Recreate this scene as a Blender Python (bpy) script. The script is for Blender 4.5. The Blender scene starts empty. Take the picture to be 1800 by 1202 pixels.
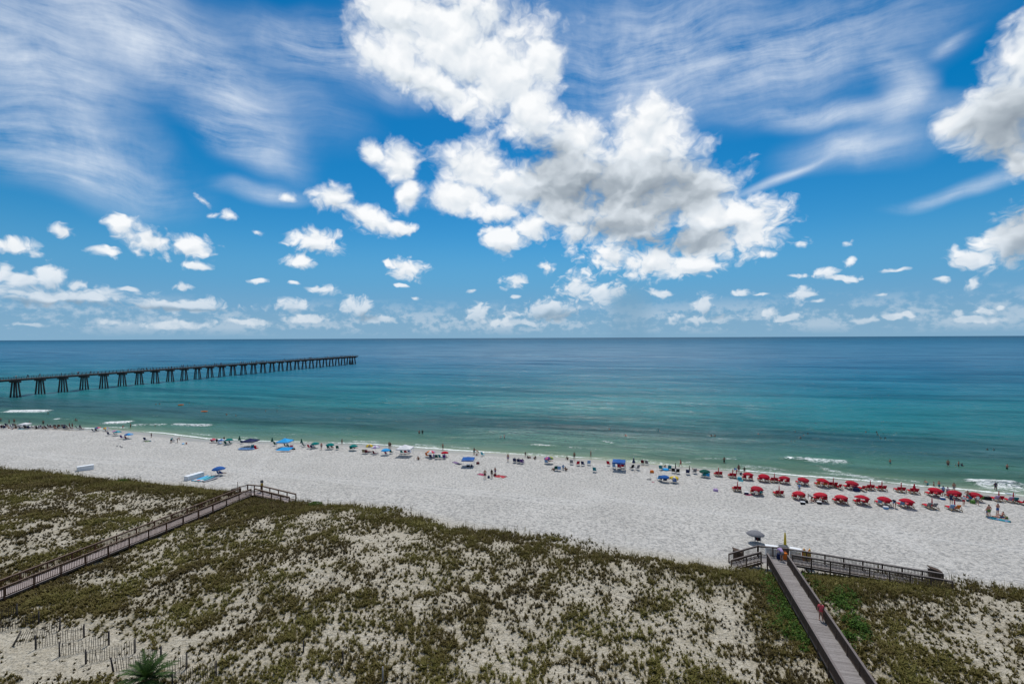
import bpy, bmesh, math, random
import numpy as np
from mathutils import Vector, Matrix

random.seed(7)
RNG = np.random.default_rng(11)
SC = bpy.context.scene
COL = SC.collection
PI = math.pi

# ------------------------------------------------------------------ camera
CAM_H, FPX = 28.0, 840.0              # height above the sea, focal length in photo pixels
PITCH, ROLL = math.atan(7.5 / FPX), 0.00444
_F = Vector((0, math.cos(PITCH), -math.sin(PITCH)))
_R0 = Vector((1, 0, 0)); _U0 = _R0.cross(_F)
CR = (_R0 * math.cos(ROLL) - _U0 * math.sin(ROLL)).normalized()
CU = (_U0 * math.cos(ROLL) + _R0 * math.sin(ROLL)).normalized()
CAM = Vector((0, 0, CAM_H))
cd = bpy.data.cameras.new('camera')
cd.sensor_width = 36.0; cd.lens = FPX / 1800 * 36.0
cd.clip_start = 0.5; cd.clip_end = 90000
co = bpy.data.objects.new('camera', cd); COL.objects.link(co)
co.matrix_world = Matrix((
    (CR.x, CU.x, -_F.x, CAM.x), (CR.y, CU.y, -_F.y, CAM.y), (CR.z, CU.z, -_F.z, CAM.z), (0, 0, 0, 1)))
SC.camera = co

def ray(px, py):
    return (_F + CR * ((px - 900) / FPX) + CU * ((601 - py) / FPX)).normalized()

# ------------------------------------------------------------------ render settings, sun
SC.render.engine = 'CYCLES'
SC.view_settings.view_transform = 'Standard'; SC.view_settings.look = 'None'
SC.view_settings.exposure = 0.0; SC.view_settings.gamma = 1.0
SC.view_settings.use_curve_mapping = False
SC.cycles.use_denoising = True
SC.cycles.max_bounces = 5; SC.cycles.diffuse_bounces = 1; SC.cycles.glossy_bounces = 2
SC.cycles.transparent_max_bounces = 8
SC.cycles.sample_clamp_indirect = 4.0
SUN_DIR = Vector((0.04, 0.5, 1.0)).normalized()
sl = bpy.data.lights.new('sun', 'SUN'); sl.energy = 3.6; sl.angle = math.radians(0.53); sl.color = (1.0, 0.955, 0.89)
so = bpy.data.objects.new('sun', sl); COL.objects.link(so)
so.rotation_euler = SUN_DIR.to_track_quat('Z', 'Y').to_euler(); so.location = (0, 0, 120)

# ------------------------------------------------------------------ node helper
class NT:
    def __init__(s, tree):
        s.t = tree; s.n = tree.nodes; s.l = tree.links
    def new(s, kind, **kw):
        n = s.n.new(kind)
        for k, v in kw.items(): setattr(n, k, v)
        return n
    def put(s, sock, v):
        if isinstance(v, bpy.types.NodeSocket): s.l.new(v, sock)
        elif v is not None: sock.default_value = v
    def math(s, op, a, b=None, c=None, clamp=False):
        n = s.new('ShaderNodeMath', operation=op, use_clamp=clamp)
        for i, v in enumerate((a, b, c)): s.put(n.inputs[i], v)
        return n.outputs[0]
    def vm(s, op, a, b=None, scale=None, out=0):
        n = s.new('ShaderNodeVectorMath', operation=op)
        s.put(n.inputs[0], a); s.put(n.inputs[1], b)
        if scale is not None: s.put(n.inputs['Scale'], scale)
        return n.outputs[out]
    def mapping(s, v, loc=(0, 0, 0), rot=(0, 0, 0), scale=(1, 1, 1), kind='POINT'):
        n = s.new('ShaderNodeMapping', vector_type=kind)
        s.put(n.inputs[0], v); s.put(n.inputs['Location'], loc); s.put(n.inputs['Rotation'], rot); s.put(n.inputs['Scale'], scale)
        return n.outputs[0]
    def noise(s, v, scale, detail=4, rough=0.55, dist=0.0, dim='3D', out=0, lac=2.0):
        n = s.new('ShaderNodeTexNoise', noise_dimensions=dim)
        s.put(n.inputs['Vector'], v); n.inputs['Scale'].default_value = scale; n.inputs['Detail'].default_value = detail
        n.inputs['Roughness'].default_value = rough; n.inputs['Distortion'].default_value = dist; n.inputs['Lacunarity'].default_value = lac
        return n.outputs[out]
    def vor(s, v, scale, detail=0, rough=0.5, feature='F1', dim='3D', smooth=0.5, out=0):
        n = s.new('ShaderNodeTexVoronoi', voronoi_dimensions=dim, feature=feature)
        s.put(n.inputs['Vector'], v); n.inputs['Scale'].default_value = scale
        n.inputs['Detail'].default_value = detail; n.inputs['Roughness'].default_value = rough
        if feature == 'SMOOTH_F1': n.inputs['Smoothness'].default_value = smooth
        return n.outputs[out]
    def rng(s, v, a, b, c=0.0, d=1.0, kind='LINEAR', clamp=True):
        n = s.new('ShaderNodeMapRange', interpolation_type=kind); n.clamp = clamp
        for i, x in enumerate((v, a, b, c, d)): s.put(n.inputs[i], x)
        return n.outputs[0]
    def mix(s, f, a, b, blend='MIX'):
        n = s.new('ShaderNodeMix', data_type='RGBA', blend_type=blend)
        s.put(n.inputs[0], f); s.put(n.inputs[6], a); s.put(n.inputs[7], b)
        return n.outputs[2]
    def ramp(s, f, stops, interp='LINEAR'):
        n = s.new('ShaderNodeValToRGB'); r = n.color_ramp; r.interpolation = interp
        while len(r.elements) < len(stops): r.elements.new(0.5)
        for e, (p, c) in zip(r.elements, stops):
            e.position = p; e.color = tuple(c) + (1,) if len(c) == 3 else c
        s.put(n.inputs[0], f)
        return n.outputs[0]
    def xyz(s, v):
        n = s.new('ShaderNodeSeparateXYZ'); s.put(n.inputs[0], v); return n.outputs
    def comb(s, x, y, z=0.0):
        n = s.new('ShaderNodeCombineXYZ')
        for i, v in enumerate((x, y, z)): s.put(n.inputs[i], v)
        return n.outputs[0]
    def attr(s, name, out='Fac'):
        n = s.new('ShaderNodeAttribute', attribute_name=name); return n.outputs[out]
    def bump(s, h, strength=0.5, dist=0.1, normal=None):
        n = s.new('ShaderNodeBump'); n.inputs['Strength'].default_value = strength; n.inputs['Distance'].default_value = dist
        s.put(n.inputs['Height'], h)
        if normal is not None: s.put(n.inputs['Normal'], normal)
        return n.outputs[0]

# ------------------------------------------------------------------ sky
world = bpy.data.worlds.new('World'); SC.world = world; world.use_nodes = True
world.cycles.sampling_method = 'NONE'
W = NT(world.node_tree); W.n.clear()
sky = W.new('ShaderNodeTexSky', sky_type='NISHITA')
sky.sun_disc = False
sky.sun_elevation = math.asin(SUN_DIR.z); sky.sun_rotation = math.atan2(SUN_DIR.x, SUN_DIR.y)
sky.altitude = 0; sky.air_density = 1.0; sky.dust_density = 0.4; sky.ozone_density = 3.0
SKY_STRENGTH = 0.1
tc = W.new('ShaderNodeTexCoord')
D = W.vm('NORMALIZE', tc.outputs['Generated'])
dx, dy, dz = W.xyz(D)
AZ = W.math('ARCTAN2', dx, dy)
EL = W.math('ARCSINE', dz)
A2 = W.comb(AZ, EL, 0.0)

def azel(px, py):
    r = ray(px, py); return math.atan2(r.x, r.y), math.asin(r.z)

BIG = [(905, 335, 75, 48), (880, 372, 46, 22), (950, 330, 60, 60), (795, 55, 185, 105), (840, 110, 130, 70), (700, 120, 110, 40, 15), (700, 30, 90, 75), (880, 140, 105, 85), (760, 150, 120, 45, 20), (930, 200, 60, 70), (960, 110, 40, 60),
       (1140, 225, 78, 66), (1010, 250, 75, 58), (1000, 320, 105, 85), (1120, 310, 125, 95), (1225, 340, 95, 75),
       (1310, 385, 95, 62), (1250, 390, 110, 70), (1110, 390, 150, 75), (1240, 425, 115, 48), (985, 370, 95, 60), (935, 400, 50, 38),
       (705, 285, 42, 48), (655, 268, 26, 24), (718, 340, 24, 34), (825, 295, 75, 55), (800, 345, 70, 36),
       (1010, 408, 38, 32), (1140, 458, 90, 32), (1210, 465, 75, 24), (1080, 450, 45, 25),
       (1775, 190, 95, 105), (1690, 215, 55, 34), (1830, 90, 90, 90), (1800, 285, 52, 40), (1770, 425, 75, 62), (1830, 390, 80, 60), (1705, 458, 45, 22)]
PUFF = [(885, 421, 44, 30), (714, 472, 40, 23), (683, 463, 14, 8), (553, 422, 54, 28), (530, 461, 42, 14), (585, 348, 46, 30), (640, 380, 62, 28, 18), (705, 402, 36, 15),
        (503, 346, 24, 15, 0, 0.35), (215, 393, 40, 22), (262, 425, 66, 28, 12), (335, 432, 46, 22), (345, 467, 26, 9), (182, 441, 36, 12), (115, 408, 48, 17, 10, 0.3), (20, 430, 56, 17),
        (356, 352, 36, 13, 38, 0.42), (402, 380, 24, 22, 0, 0.40), (370, 378, 30, 14, 0, 0.5), (452, 404, 22, 11, 0, 0.45), (90, 488, 40, 24), (40, 492, 40, 20), (5, 475, 22, 26), (140, 500, 26, 14),
        (110, 522, 230, 22), (310, 536, 130, 14), (322, 504, 24, 9), (228, 508, 20, 6), (562, 507, 28, 12), (520, 496, 20, 5), (455, 493, 26, 6),
        (515, 538, 32, 14), (545, 562, 50, 10), (632, 540, 30, 26), (665, 562, 50, 10), (958, 469, 25, 16), (912, 493, 36, 15), (842, 553, 22, 24), (906, 523, 11, 5), (830, 511, 10, 5),
        (727, 526, 14, 4), (702, 503, 16, 4), (955, 545, 66, 26), (1012, 512, 44, 32), (905, 567, 60, 9), (1058, 520, 44, 22),
        (1168, 514, 34, 8, 12), (1236, 537, 26, 24), (1245, 562, 66, 10), (1195, 556, 30, 8), (1306, 512, 24, 9), (1340, 517, 22, 3), (1414, 518, 30, 18), (1438, 530, 18, 6), (1350, 553, 15, 13), (1385, 562, 34, 8),
        (1398, 484, 28, 7), (1450, 477, 36, 12, 0, 0.3), (1488, 488, 36, 9), (1412, 432, 32, 22, 0, 0.5), (1490, 459, 24, 18, 0, 0.5), (1340, 446, 40, 13, 0, 0.45), (1486, 426, 22, 11, 0, 0.5), (1567, 474, 36, 8, 0, 0.3), (1550, 520, 14, 4), (1653, 488, 19, 10, 0, 0.3),
        (1708, 494, 28, 17, 0, 0.4), (1568, 555, 28, 6), (1597, 552, 11, 6), (1520, 561, 26, 7), (1681, 551, 13, 6), (1735, 547, 22, 9), (1765, 541, 11, 5), (1720, 562, 70, 7), (430, 566, 60, 7), (300, 571, 70, 7), (190, 567, 50, 7), (60, 572, 60, 6)]
DARK = [(1040, 335, 130, 60), (1170, 335, 110, 62), (1190, 425, 110, 26), (960, 285, 55, 48), (1090, 400, 90, 22), (1775, 225, 115, 85), (1820, 400, 90, 75), (960, 285, 40, 38),
        (100, 535, 200, 9), (300, 543, 120, 6), (1265, 550, 26, 14), (650, 556, 24, 10), (985, 555, 60, 14)]

CIR = [(250, 70, 330, 90, 14), (430, 200, 120, 60, 42), (60, 250, 260, 75, 10), (60, 110, 200, 140), (440, 270, 90, 28, 20), (620, 110, 160, 60), (90, 310, 190, 18, 4, 0.3)]
CIR2 = [(1140, 100, 210, 130), (1360, 120, 260, 90), (1450, 232, 230, 26, 10, 0.2), (1590, 150, 50, 105, -22, 0.25), (1500, 285, 140, 32, 4, 0.25), (1690, 336, 140, 15, -10, 0.35), (1400, 318, 190, 13, -10, 0.5), (1590, 215, 60, 35, -30), (1700, 95, 80, 26, -15, 0.45), (480, 352, 95, 18, 6, 0.4), (830, 365, 110, 16, 2, 0.5)]

def angular(c):
    px, py, rx, ry = c[:4]
    a0, e0 = azel(px, py)
    return (a0, e0, (azel(px + rx, py)[0] - azel(px - rx, py)[0]) / 2, (azel(px, py - ry)[1] - azel(px, py + ry)[1]) / 2, -math.radians(c[4]) if len(c) > 4 else 0.0, c[5] if len(c) > 5 else 0.0)
BIG, PUFF, DARK, CIR, CIR2 = [[angular(c) for c in l] for l in (BIG, PUFF, DARK, CIR, CIR2)]

def near(lst, box, k):
    out = []
    for c in lst:
        r = k * max(c[2], c[3]) if abs(c[4]) > 0.2 else None
        ra, re = (r, r) if r else (k * c[2], k * c[3])
        if c[0] + ra > box[0] and c[0] - ra < box[1] and c[1] + re > box[2] and c[1] - re < box[3]: out.append(c)
    return out

def field(G, v, lst, smooth):
    """smooth union of soft ellipses, as a normalised distance"""
    f = None
    for c in lst:
        vv = v
        if f is not None:
            vv = G.vm('MULTIPLY_ADD', f, (0.0, 0.0, 1e-7)); G.put(vv.node.inputs[2], v)   # keeps the evaluation in sequence
        L = G.vm('LENGTH', G.mapping(vv, (c[0], c[1], 0), (0, 0, c[4]), (c[2], c[3], 1), 'TEXTURE'), out=1)
        if c[5]: L = G.math('ADD', L, c[5])          # thin, ragged scraps
        f = L if f is None else G.math('SMOOTH_MIN', f, L, smooth)
    return f

SKY_HZ = (0.235, 0.42, 0.59, 1)
def sky_tile(name, box, generic=False):
    """one patch of the sky: heaped clouds, cirrus, low haze, over the clear sky colour"""
    g = bpy.data.node_groups.new(name, 'ShaderNodeTree')
    g.interface.new_socket('Angles', in_out='INPUT', socket_type='NodeSocketVector')
    g.interface.new_socket('Clear', in_out='INPUT', socket_type='NodeSocketColor')
    g.interface.new_socket('Color', in_out='OUTPUT', socket_type='NodeSocketColor')
    G = NT(g); gi = G.new('NodeGroupInput'); go = G.new('NodeGroupOutput')
    A = gi.outputs[0]; col = gi.outputs[1]
    az, el, _ = G.xyz(A)
    low = box[2] < 0.20
    if low:
        col = G.mix(G.rng(el, 0.05, 0.215, 0.80, 0.0, 'SMOOTHSTEP'), col, (0.085, 0.31, 0.60, 1))
        col = G.mix(G.rng(el, -0.01, 0.12, 0.94, 0.0, 'SMOOTHSTEP'), col, SKY_HZ)
    # cirrus
    k1, k2 = (near(CIR, box, 2.0), near(CIR2, box, 2.0)) if not generic else ([], [])
    if k1 or k2 or generic:
        cw = G.vm('ADD', A, G.vm('SCALE', G.vm('SUBTRACT', G.noise(A, 3.0, 2.5, 0.5, dim='2D', out=1), (0.5, 0.5, 0.5)), scale=0.13))
        tot = None
        for lst, rot, sm in ((k1, 30, 0.6), (k2, -15, 0.4)):
            if not lst and not (generic and rot == 30): continue
            n = G.noise(G.mapping(cw, rot=(0, 0, math.radians(rot)), scale=(5.5, 38, 1)), 1.0, 8, 0.64, dim='2D')
            f = 0.45 if generic else G.rng(field(G, cw, lst, sm), 1.7, 0.0, 0.0, 1.0, 'SMOOTHSTEP')
            a = G.math('MULTIPLY', f, G.rng(G.math('MULTIPLY_ADD', G.noise(cw, 5.0, 8, 0.62, dim='2D'), 0.85, G.math('MULTIPLY', n, 0.60)), 0.46, 1.02, 0.05, 1.0))
            tot = a if tot is None else G.math('ADD', tot, a)
        col = G.mix(G.math('MINIMUM', tot, 0.80), col, (0.78, 0.85, 0.94, 1))
    if low and not generic and box[2] < 0.08:
        ln = G.math('MULTIPLY_ADD', G.noise(G.comb(G.math('MULTIPLY', az, 9.0), G.math('MULTIPLY', el, 26.0), 0.0), 1.0, 3, 0.5, dim='2D'), 0.6, G.math('MULTIPLY', G.noise(G.comb(az, G.math('MULTIPLY', el, 1.4), 0.0), 70.0, 5, 0.6, dim='2D'), 0.4))
        la = G.math('MULTIPLY', G.rng(ln, 0.45, 0.62, 0.0, 0.46, 'SMOOTHSTEP'), G.math('MULTIPLY', G.rng(el, 0.004, 0.02), G.rng(el, 0.045, 0.08, 1.0, 0.0)))
        col = G.mix(la, col, (0.62, 0.71, 0.80, 1))
    # heaped clouds
    cl = [] if generic else near(BIG, box, 2.0) + near(PUFF, box, 2.4)
    if cl or generic:
        v = G.comb(az, G.math('MULTIPLY', el, 1.3), 0.0)
        wp = G.vm('SCALE', G.vm('SUBTRACT', G.noise(v, 13.0, 3, 0.6, dim='2D', out=1), (0.5, 0.5, 0.5)), scale=0.055)
        v = G.vm('ADD', v, wp)
        def relief(p, det, b=None):
            n1 = G.noise(p, 10.0, det, 0.52, dim='2D')
            b = G.vor(p, 19.0, 1.6, 0.5, feature='SMOOTH_F1', dim='2D', smooth=0.30) if b is None else b
            return G.math('MULTIPLY_ADD', b, -0.34, n1)
        b0 = G.vor(v, 19.0, 1.6, 0.5, feature='SMOOTH_F1', dim='2D', smooth=0.30)
        hf = G.math('MULTIPLY_ADD', G.vor(v, 62.0, 1.0, 0.5, dim='2D'), -0.36, G.math('SUBTRACT', G.noise(v, 46.0, 6, 0.6, dim='2D'), 0.36))
        r0 = G.math('MULTIPLY_ADD', hf, G.rng(el, 0.04, 0.30, 0.95, 0.34), relief(v, 7, b0)); rs = relief(v, 2.2, b0); r1 = relief(G.vm('ADD', v, (-0.004, 0.020, 0.0)), 2.2)
        aw = G.vm('ADD', A, G.vm('SCALE', wp, scale=0.35))
        if generic:
            gn = G.noise(G.comb(az, G.math('MULTIPLY', el, 1.6), 0.0), 2.4, 3, 0.5, dim='2D')
            l0 = G.rng(gn, 0.48, 0.74, 1.35, 0.2, clamp=False); l1 = l0
        else:
            l0 = field(G, aw, cl, 0.30); l1 = field(G, G.vm('ADD', aw, (-0.003, 0.011, 0.0)), cl, 0.30)
        d = G.math('ADD', G.math('SUBTRACT', 1.16, l0), G.math('MULTIPLY', G.math('SUBTRACT', r0, 0.36), G.rng(el, 0.12, 0.30, 1.35, 1.0)))
        alpha = G.rng(d, -0.06, 0.62, 0.0, 1.0, 'SMOOTHSTEP')
        sh = G.math('MULTIPLY_ADD', G.math('SUBTRACT', rs, r1), 0.55, 0.86)
        form = G.math('MINIMUM', G.math('MAXIMUM', G.math('SUBTRACT', l1, l0), -0.3), 0.2)
        sh = G.math('MULTIPLY_ADD', form, 0.45, sh)
        sh = G.math('MULTIPLY_ADD', G.math('SUBTRACT', r0, 0.36), 0.20, sh)
        dk = [] if generic else near(DARK, box, 1.5)
        if dk:
            gray = G.rng(field(G, aw, dk, 0.5), 1.40, 0.15, 0.0, 1.0, 'SMOOTHSTEP')
            sh = G.math('SUBTRACT', sh, G.math('MULTIPLY', gray, G.math('MULTIPLY_ADD', rs, -0.06, 0.56)))
        cc = G.ramp(sh, [(0.0, (0.24, 0.29, 0.35)), (0.35, (0.40, 0.46, 0.52)), (0.7, (0.73, 0.79, 0.85)), (0.98, (0.97, 0.985, 1.0))])
        if low: alpha = G.math('MULTIPLY', alpha, G.rng(el, 0.0, 0.14, 0.30, 0.97))
        col = G.mix(alpha, col, cc)
    # the shower under the great cloud
    sa = azel(1106, 540)[0]
    if low and not generic and box[0] < sa + 0.07 and box[1] > sa - 0.07:
        wob = G.math('MULTIPLY', G.math('SUBTRACT', G.noise(G.comb(az, G.math('MULTIPLY', el, 0.15), 0.0), 30, 3, dim='2D'), 0.5), 0.03)
        off = G.math('ABSOLUTE', G.math('SUBTRACT', G.math('ADD', az, wob), sa))
        col = G.mix(G.math('MULTIPLY', G.rng(off, 0.014, 0.058, 0.66, 0.0, 'SMOOTHSTEP'), G.rng(el, 0.06, 0.135, 1.0, 0.0, 'SMOOTHSTEP')), col, (0.20, 0.375, 0.54, 1))
    G.put(go.inputs[0], col)
    return g

hs = W.new('ShaderNodeHueSaturation'); hs.inputs['Hue'].default_value = 0.487; hs.inputs['Saturation'].default_value = 1.55
W.put(hs.inputs['Color'], sky.outputs[0])
CLEAR = W.mix(1.0, hs.outputs[0], (SKY_STRENGTH * 0.60, SKY_STRENGTH * 0.78, SKY_STRENGTH * 0.88, 1), 'MULTIPLY')

def patch(name, box, generic=False):
    n = W.new('ShaderNodeGroup'); n.node_tree = sky_tile(name, box, generic)
    W.put(n.inputs[0], A2); W.put(n.inputs[1], CLEAR)
    b = W.new('ShaderNodeBackground'); b.inputs['Strength'].default_value = 1.0
    W.put(b.inputs['Color'], n.outputs[0])
    return b.outputs[0]

def choose(cond, a, b):
    m = W.new('ShaderNodeMixShader'); W.put(m.inputs[0], cond); W.put(m.inputs[1], a); W.put(m.inputs[2], b)
    return m.outputs[0]

def split(box, na, ne):
    """patches of sky side by side: only the one a ray meets is worked out"""
    if na == 1 and ne == 1: return patch('sky_patch', box)
    if na >= ne:
        m = na // 2; c = box[0] + (box[1] - box[0]) * m / na
        return choose(W.math('GREATER_THAN', AZ, c), split((box[0], c, box[2], box[3]), m, ne), split((c, box[1], box[2], box[3]), na - m, ne))
    m = ne // 2; c = box[2] + (box[3] - box[2]) * m / ne
    return choose(W.math('GREATER_THAN', EL, c), split((box[0], box[1], box[2], c), na, m), split((box[0], box[1], c, box[3]), na, ne - m))

sky_low = split((-1.08, 1.08, -0.05, 0.22), 9, 2)
sky_high = split((-1.08, 1.08, 0.22, 0.82), 7, 3)
front = choose(W.math('GREATER_THAN', EL, 0.22), sky_low, sky_high)
inside = W.math('MULTIPLY', W.rng(W.math('ABSOLUTE', AZ), 0.87, 1.07, 1.0, 0.0, 'SMOOTHSTEP'), W.rng(EL, 0.66, 0.81, 1.0, 0.0, 'SMOOTHSTEP'))   # the same sky carries on all round
below = W.new('ShaderNodeBackground'); W.put(below.inputs['Color'], (0.06, 0.14, 0.2, 1))
allsky = choose(inside, patch('sky_patch', (-4, 4, -1, 2), True), front)
allsky = choose(W.math('GREATER_THAN', EL, -0.03), below.outputs[0], allsky)
W.l.new(allsky, W.new('ShaderNodeOutputWorld').inputs['Surface'])

# ------------------------------------------------------------------ the lie of the land
E2 = np.array((0.962, -0.272)); N2 = np.array((0.272, 0.962))     # along the shore, out to sea
def ts(x, y): return x * E2[0] + y * E2[1], x * N2[0] + y * N2[1]
def xy(t, s): return t * E2[0] + s * N2[0], t * E2[1] + s * N2[1]

def at_z(px, py, z):
    r = ray(px, py); k = (z - CAM_H) / r.z
    return CAM + r * k

_lat = np.random.default_rng(5).random((256, 256))
def vnoise(x, y):
    x = np.asarray(x, float); y = np.asarray(y, float)
    xi = np.floor(x).astype(int); yi = np.floor(y).astype(int)
    fx = x - xi; fy = y - yi
    fx = fx * fx * (3 - 2 * fx); fy = fy * fy * (3 - 2 * fy)
    g = lambda i, j: _lat[i & 255, j & 255]
    return (g(xi, yi) * (1 - fx) + g(xi + 1, yi) * fx) * (1 - fy) + (g(xi, yi + 1) * (1 - fx) + g(xi + 1, yi + 1) * fx) * fy
def fbm(x, y, n=4, gain=0.5):
    a, f, tot, s = 1.0, 1.0, 0.0, 0.0
    for i in range(n):
        tot = tot + a * vnoise(np.asarray(x) * f + 17.3 * i, np.asarray(y) * f + 5.1 * i); s += a; a *= gain; f *= 2.03
    return tot / s

SHORE_PX = [(0, 748), (120, 752), (215, 756), (300, 764), (360, 772), (460, 776), (560, 778), (640, 781), (700, 785), (800, 792), (900, 798),
            (1000, 804), (1060, 808), (1120, 813), (1200, 820), (1300, 828), (1400, 837), (1480, 843), (1560, 849), (1640, 857), (1700, 862), (1800, 872)]
_sp = np.array([ts(p.x, p.y) for p in (at_z(a, b, 0.05) for a, b in SHORE_PX)])
_o = np.argsort(_sp[:, 0]); SH_T, SH_S = _sp[_o, 0], _sp[_o, 1]
def shore(t): return np.interp(t, SH_T, SH_S)
DUNE_PX = [(0, 822), (60, 825), (130, 832), (200, 842), (300, 850), (390, 862), (440, 866), (500, 884), (560, 888), (620, 884), (700, 897), (800, 922), (900, 938), (1000, 956), (1100, 972), (1200, 985), (1290, 996), (1380, 1006), (1450, 1010), (1560, 1016), (1660, 1024), (1730, 1030), (1800, 1040)]
_dp = np.array([ts(p.x, p.y) for p in (at_z(a, b, 2.3) for a, b in DUNE_PX)])
_o = np.argsort(_dp[:, 0]); DU_T, DU_S = _dp[_o, 0], _dp[_o, 1]
def dune_edge(t): return np.interp(t, DU_T, DU_S)

# wheel tracks left on the beach (world points)
def px_path(pts, z=1.6): return [(p.x, p.y) for p in (at_z(a, b, z) for a, b in pts)]
TRACKS = [px_path(p) for p in (
    [(600, 848), (760, 862), (900, 876), (980, 884), (1030, 886), (1052, 879), (1055, 870), (1044, 861), (1028, 857)],
    [(590, 840), (760, 855), (900, 870), (985, 878), (1020, 879), (1038, 874), (1040, 867), (1030, 862)],
    [(470, 800), (460, 808), (448, 826), (430, 840), (408, 852)],
    [(0, 788), (120, 800), (260, 806), (420, 824), (560, 838), (600, 848)],
    [(0, 795), (120, 808), (260, 815), (420, 830), (560, 842), (590, 840)],
    [(1800, 965), (1600, 938), (1400, 915), (1200, 893), (1055, 872)],
    [(1560, 915), (1572, 935), (1590, 950), (1620, 966)])]
def track_dist(x, y):
    d = np.full(np.shape(x), 99.0)
    for path in TRACKS:
        for (ax, ay), (bx, by) in zip(path[:-1], path[1:]):
            vx, vy = bx - ax, by - ay; L2 = vx * vx + vy * vy
            k = np.clip(((x - ax) * vx + (y - ay) * vy) / L2, 0, 1)
            d = np.minimum(d, np.hypot(x - ax - k * vx, y - ay - k * vy))
    return d

def _corridor(a, b, zdeck):
    """keeps the sand below a deck"""
    d = (b - a); d.z = 0; L = d.length; d /= L
    return (a.x, a.y, d.x, d.y, L, zdeck)
CORRIDORS = [_corridor(at_z(1513, 1201.6, 4.36), at_z(1366.7, 974, 4.36), 3.28), _corridor(at_z(0, 1026, 3.95), at_z(432, 858, 3.95), 2.9)]
def ground(x, y):
    x = np.asarray(x, float); y = np.asarray(y, float)
    t, s = ts(x, y)
    q = shore(t) - s                       # metres inland of the water's edge
    dq = dune_edge(t) - s                  # metres inland of the dune toe
    z = np.where(q < 0, np.maximum(q * 0.055, -3.0), np.minimum(q, 7) * 0.085 + np.clip(q - 7, 0, 45) * 0.036)
    z = z + np.clip(q, 0, 3) / 3 * (fbm(x / 9, y / 9, 3) - 0.5) * 0.30
    d = np.clip((dq + 1.5) / 8.0, 0, 1); d = d * d * (3 - 2 * d)
    hump = 0.9 + 1.5 * (fbm(x / 13 + 3, y / 13, 3) - 0.5) + 0.5 * (fbm(x / 3.2, y / 3.2, 2) - 0.5)
    z = z + d * np.maximum(hump, 0.1) * np.where(np.hypot(x, y) > 300, 0.6, 1.0)
    for ax_, ay_, ux, uy, L, zd in CORRIDORS:
        al = (x - ax_) * ux + (y - ay_) * uy; la = np.abs(-(x - ax_) * uy + (y - ay_) * ux)
        k = np.clip((3.4 - la) / 2.2, 0, 1) * np.clip((al + 14) / 3, 0, 1) * np.clip((L + 1 - al) / 3, 0, 1)
        z = z - k * np.maximum(z - (zd - 0.55), 0)
    return z
def gz(x, y): return float(ground(x, y))

def on_ground(px, py):
    """the place on the sand that stands behind this point of the view"""
    r = ray(px, py); k = np.linspace(28, 420, 2600) / max(r.y, 0.05)
    zz = CAM_H + r.z * k - ground(CAM.x + r.x * k, CAM.y + r.y * k)
    i = int(np.argmax(zz < 0)); i = max(i, 1)
    f = zz[i - 1] / (zz[i - 1] - zz[i]); kk = k[i - 1] + f * (k[i] - k[i - 1])
    p = CAM + r * kk
    return Vector((p.x, p.y, gz(p.x, p.y)))

# ------------------------------------------------------------------ materials
MATS = {}
def srgb(r, g, b):
    f = lambda c: (c / 255 / 12.92) if c <= 10 else ((c / 255 + 0.055) / 1.055) ** 2.4
    return (f(r), f(g), f(b), 1)
def mat(name, color, rough=0.7, vary=0.12, scale=6.0, bump=0.0, spec=0.3, metallic=0.0):
    """plain procedural material: colour with a little uneven wear"""
    if name in MATS: return MATS[name]
    m = bpy.data.materials.new(name); m.use_nodes = True; M = NT(m.node_tree); b = M.n['Principled BSDF']
    tcn = M.new('ShaderNodeTexCoord')
    n = M.noise(tcn.outputs['Object'], scale, 3, 0.6)
    c = M.mix(M.rng(n, 0.3, 0.7), tuple(v * (1 - vary) for v in color[:3]) + (1,), tuple(min(1, v * (1 + vary)) for v in color[:3]) + (1,))
    M.put(b.inputs['Base Color'], c); b.inputs['Roughness'].default_value = rough; b.inputs['Specular IOR Level'].default_value = spec
    b.inputs['Metallic'].default_value = metallic
    if bump: M.put(b.inputs['Normal'], M.bump(n, bump, 0.02))
    MATS[name] = m
    return m
def cloth(name, color, translucent=0.25):
    if name in MATS: return MATS[name]
    m = bpy.data.materials.new(name); m.use_nodes = True; M = NT(m.node_tree); b = M.n['Principled BSDF']
    tcn = M.new('ShaderNodeTexCoord'); n = M.noise(tcn.outputs['Object'], 5.0, 3, 0.6)
    c = M.mix(M.rng(n, 0.3, 0.7), tuple(v * 0.86 for v in color[:3]) + (1,), tuple(min(1, v * 1.1) for v in color[:3]) + (1,))
    M.put(b.inputs['Base Color'], c); b.inputs['Roughness'].default_value = 0.85; b.inputs['Specular IOR Level'].default_value = 0.15
    tr = M.new('ShaderNodeBsdfTranslucent'); M.put(tr.inputs['Color'], c)
    mx = M.new('ShaderNodeMixShader'); mx.inputs[0].default_value = translucent
    M.l.new(b.outputs[0], mx.inputs[1]); M.l.new(tr.outputs[0], mx.inputs[2])
    M.l.new(mx.outputs[0], M.n['Material Output'].inputs['Surface'])
    MATS[name] = m
    return m

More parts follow.
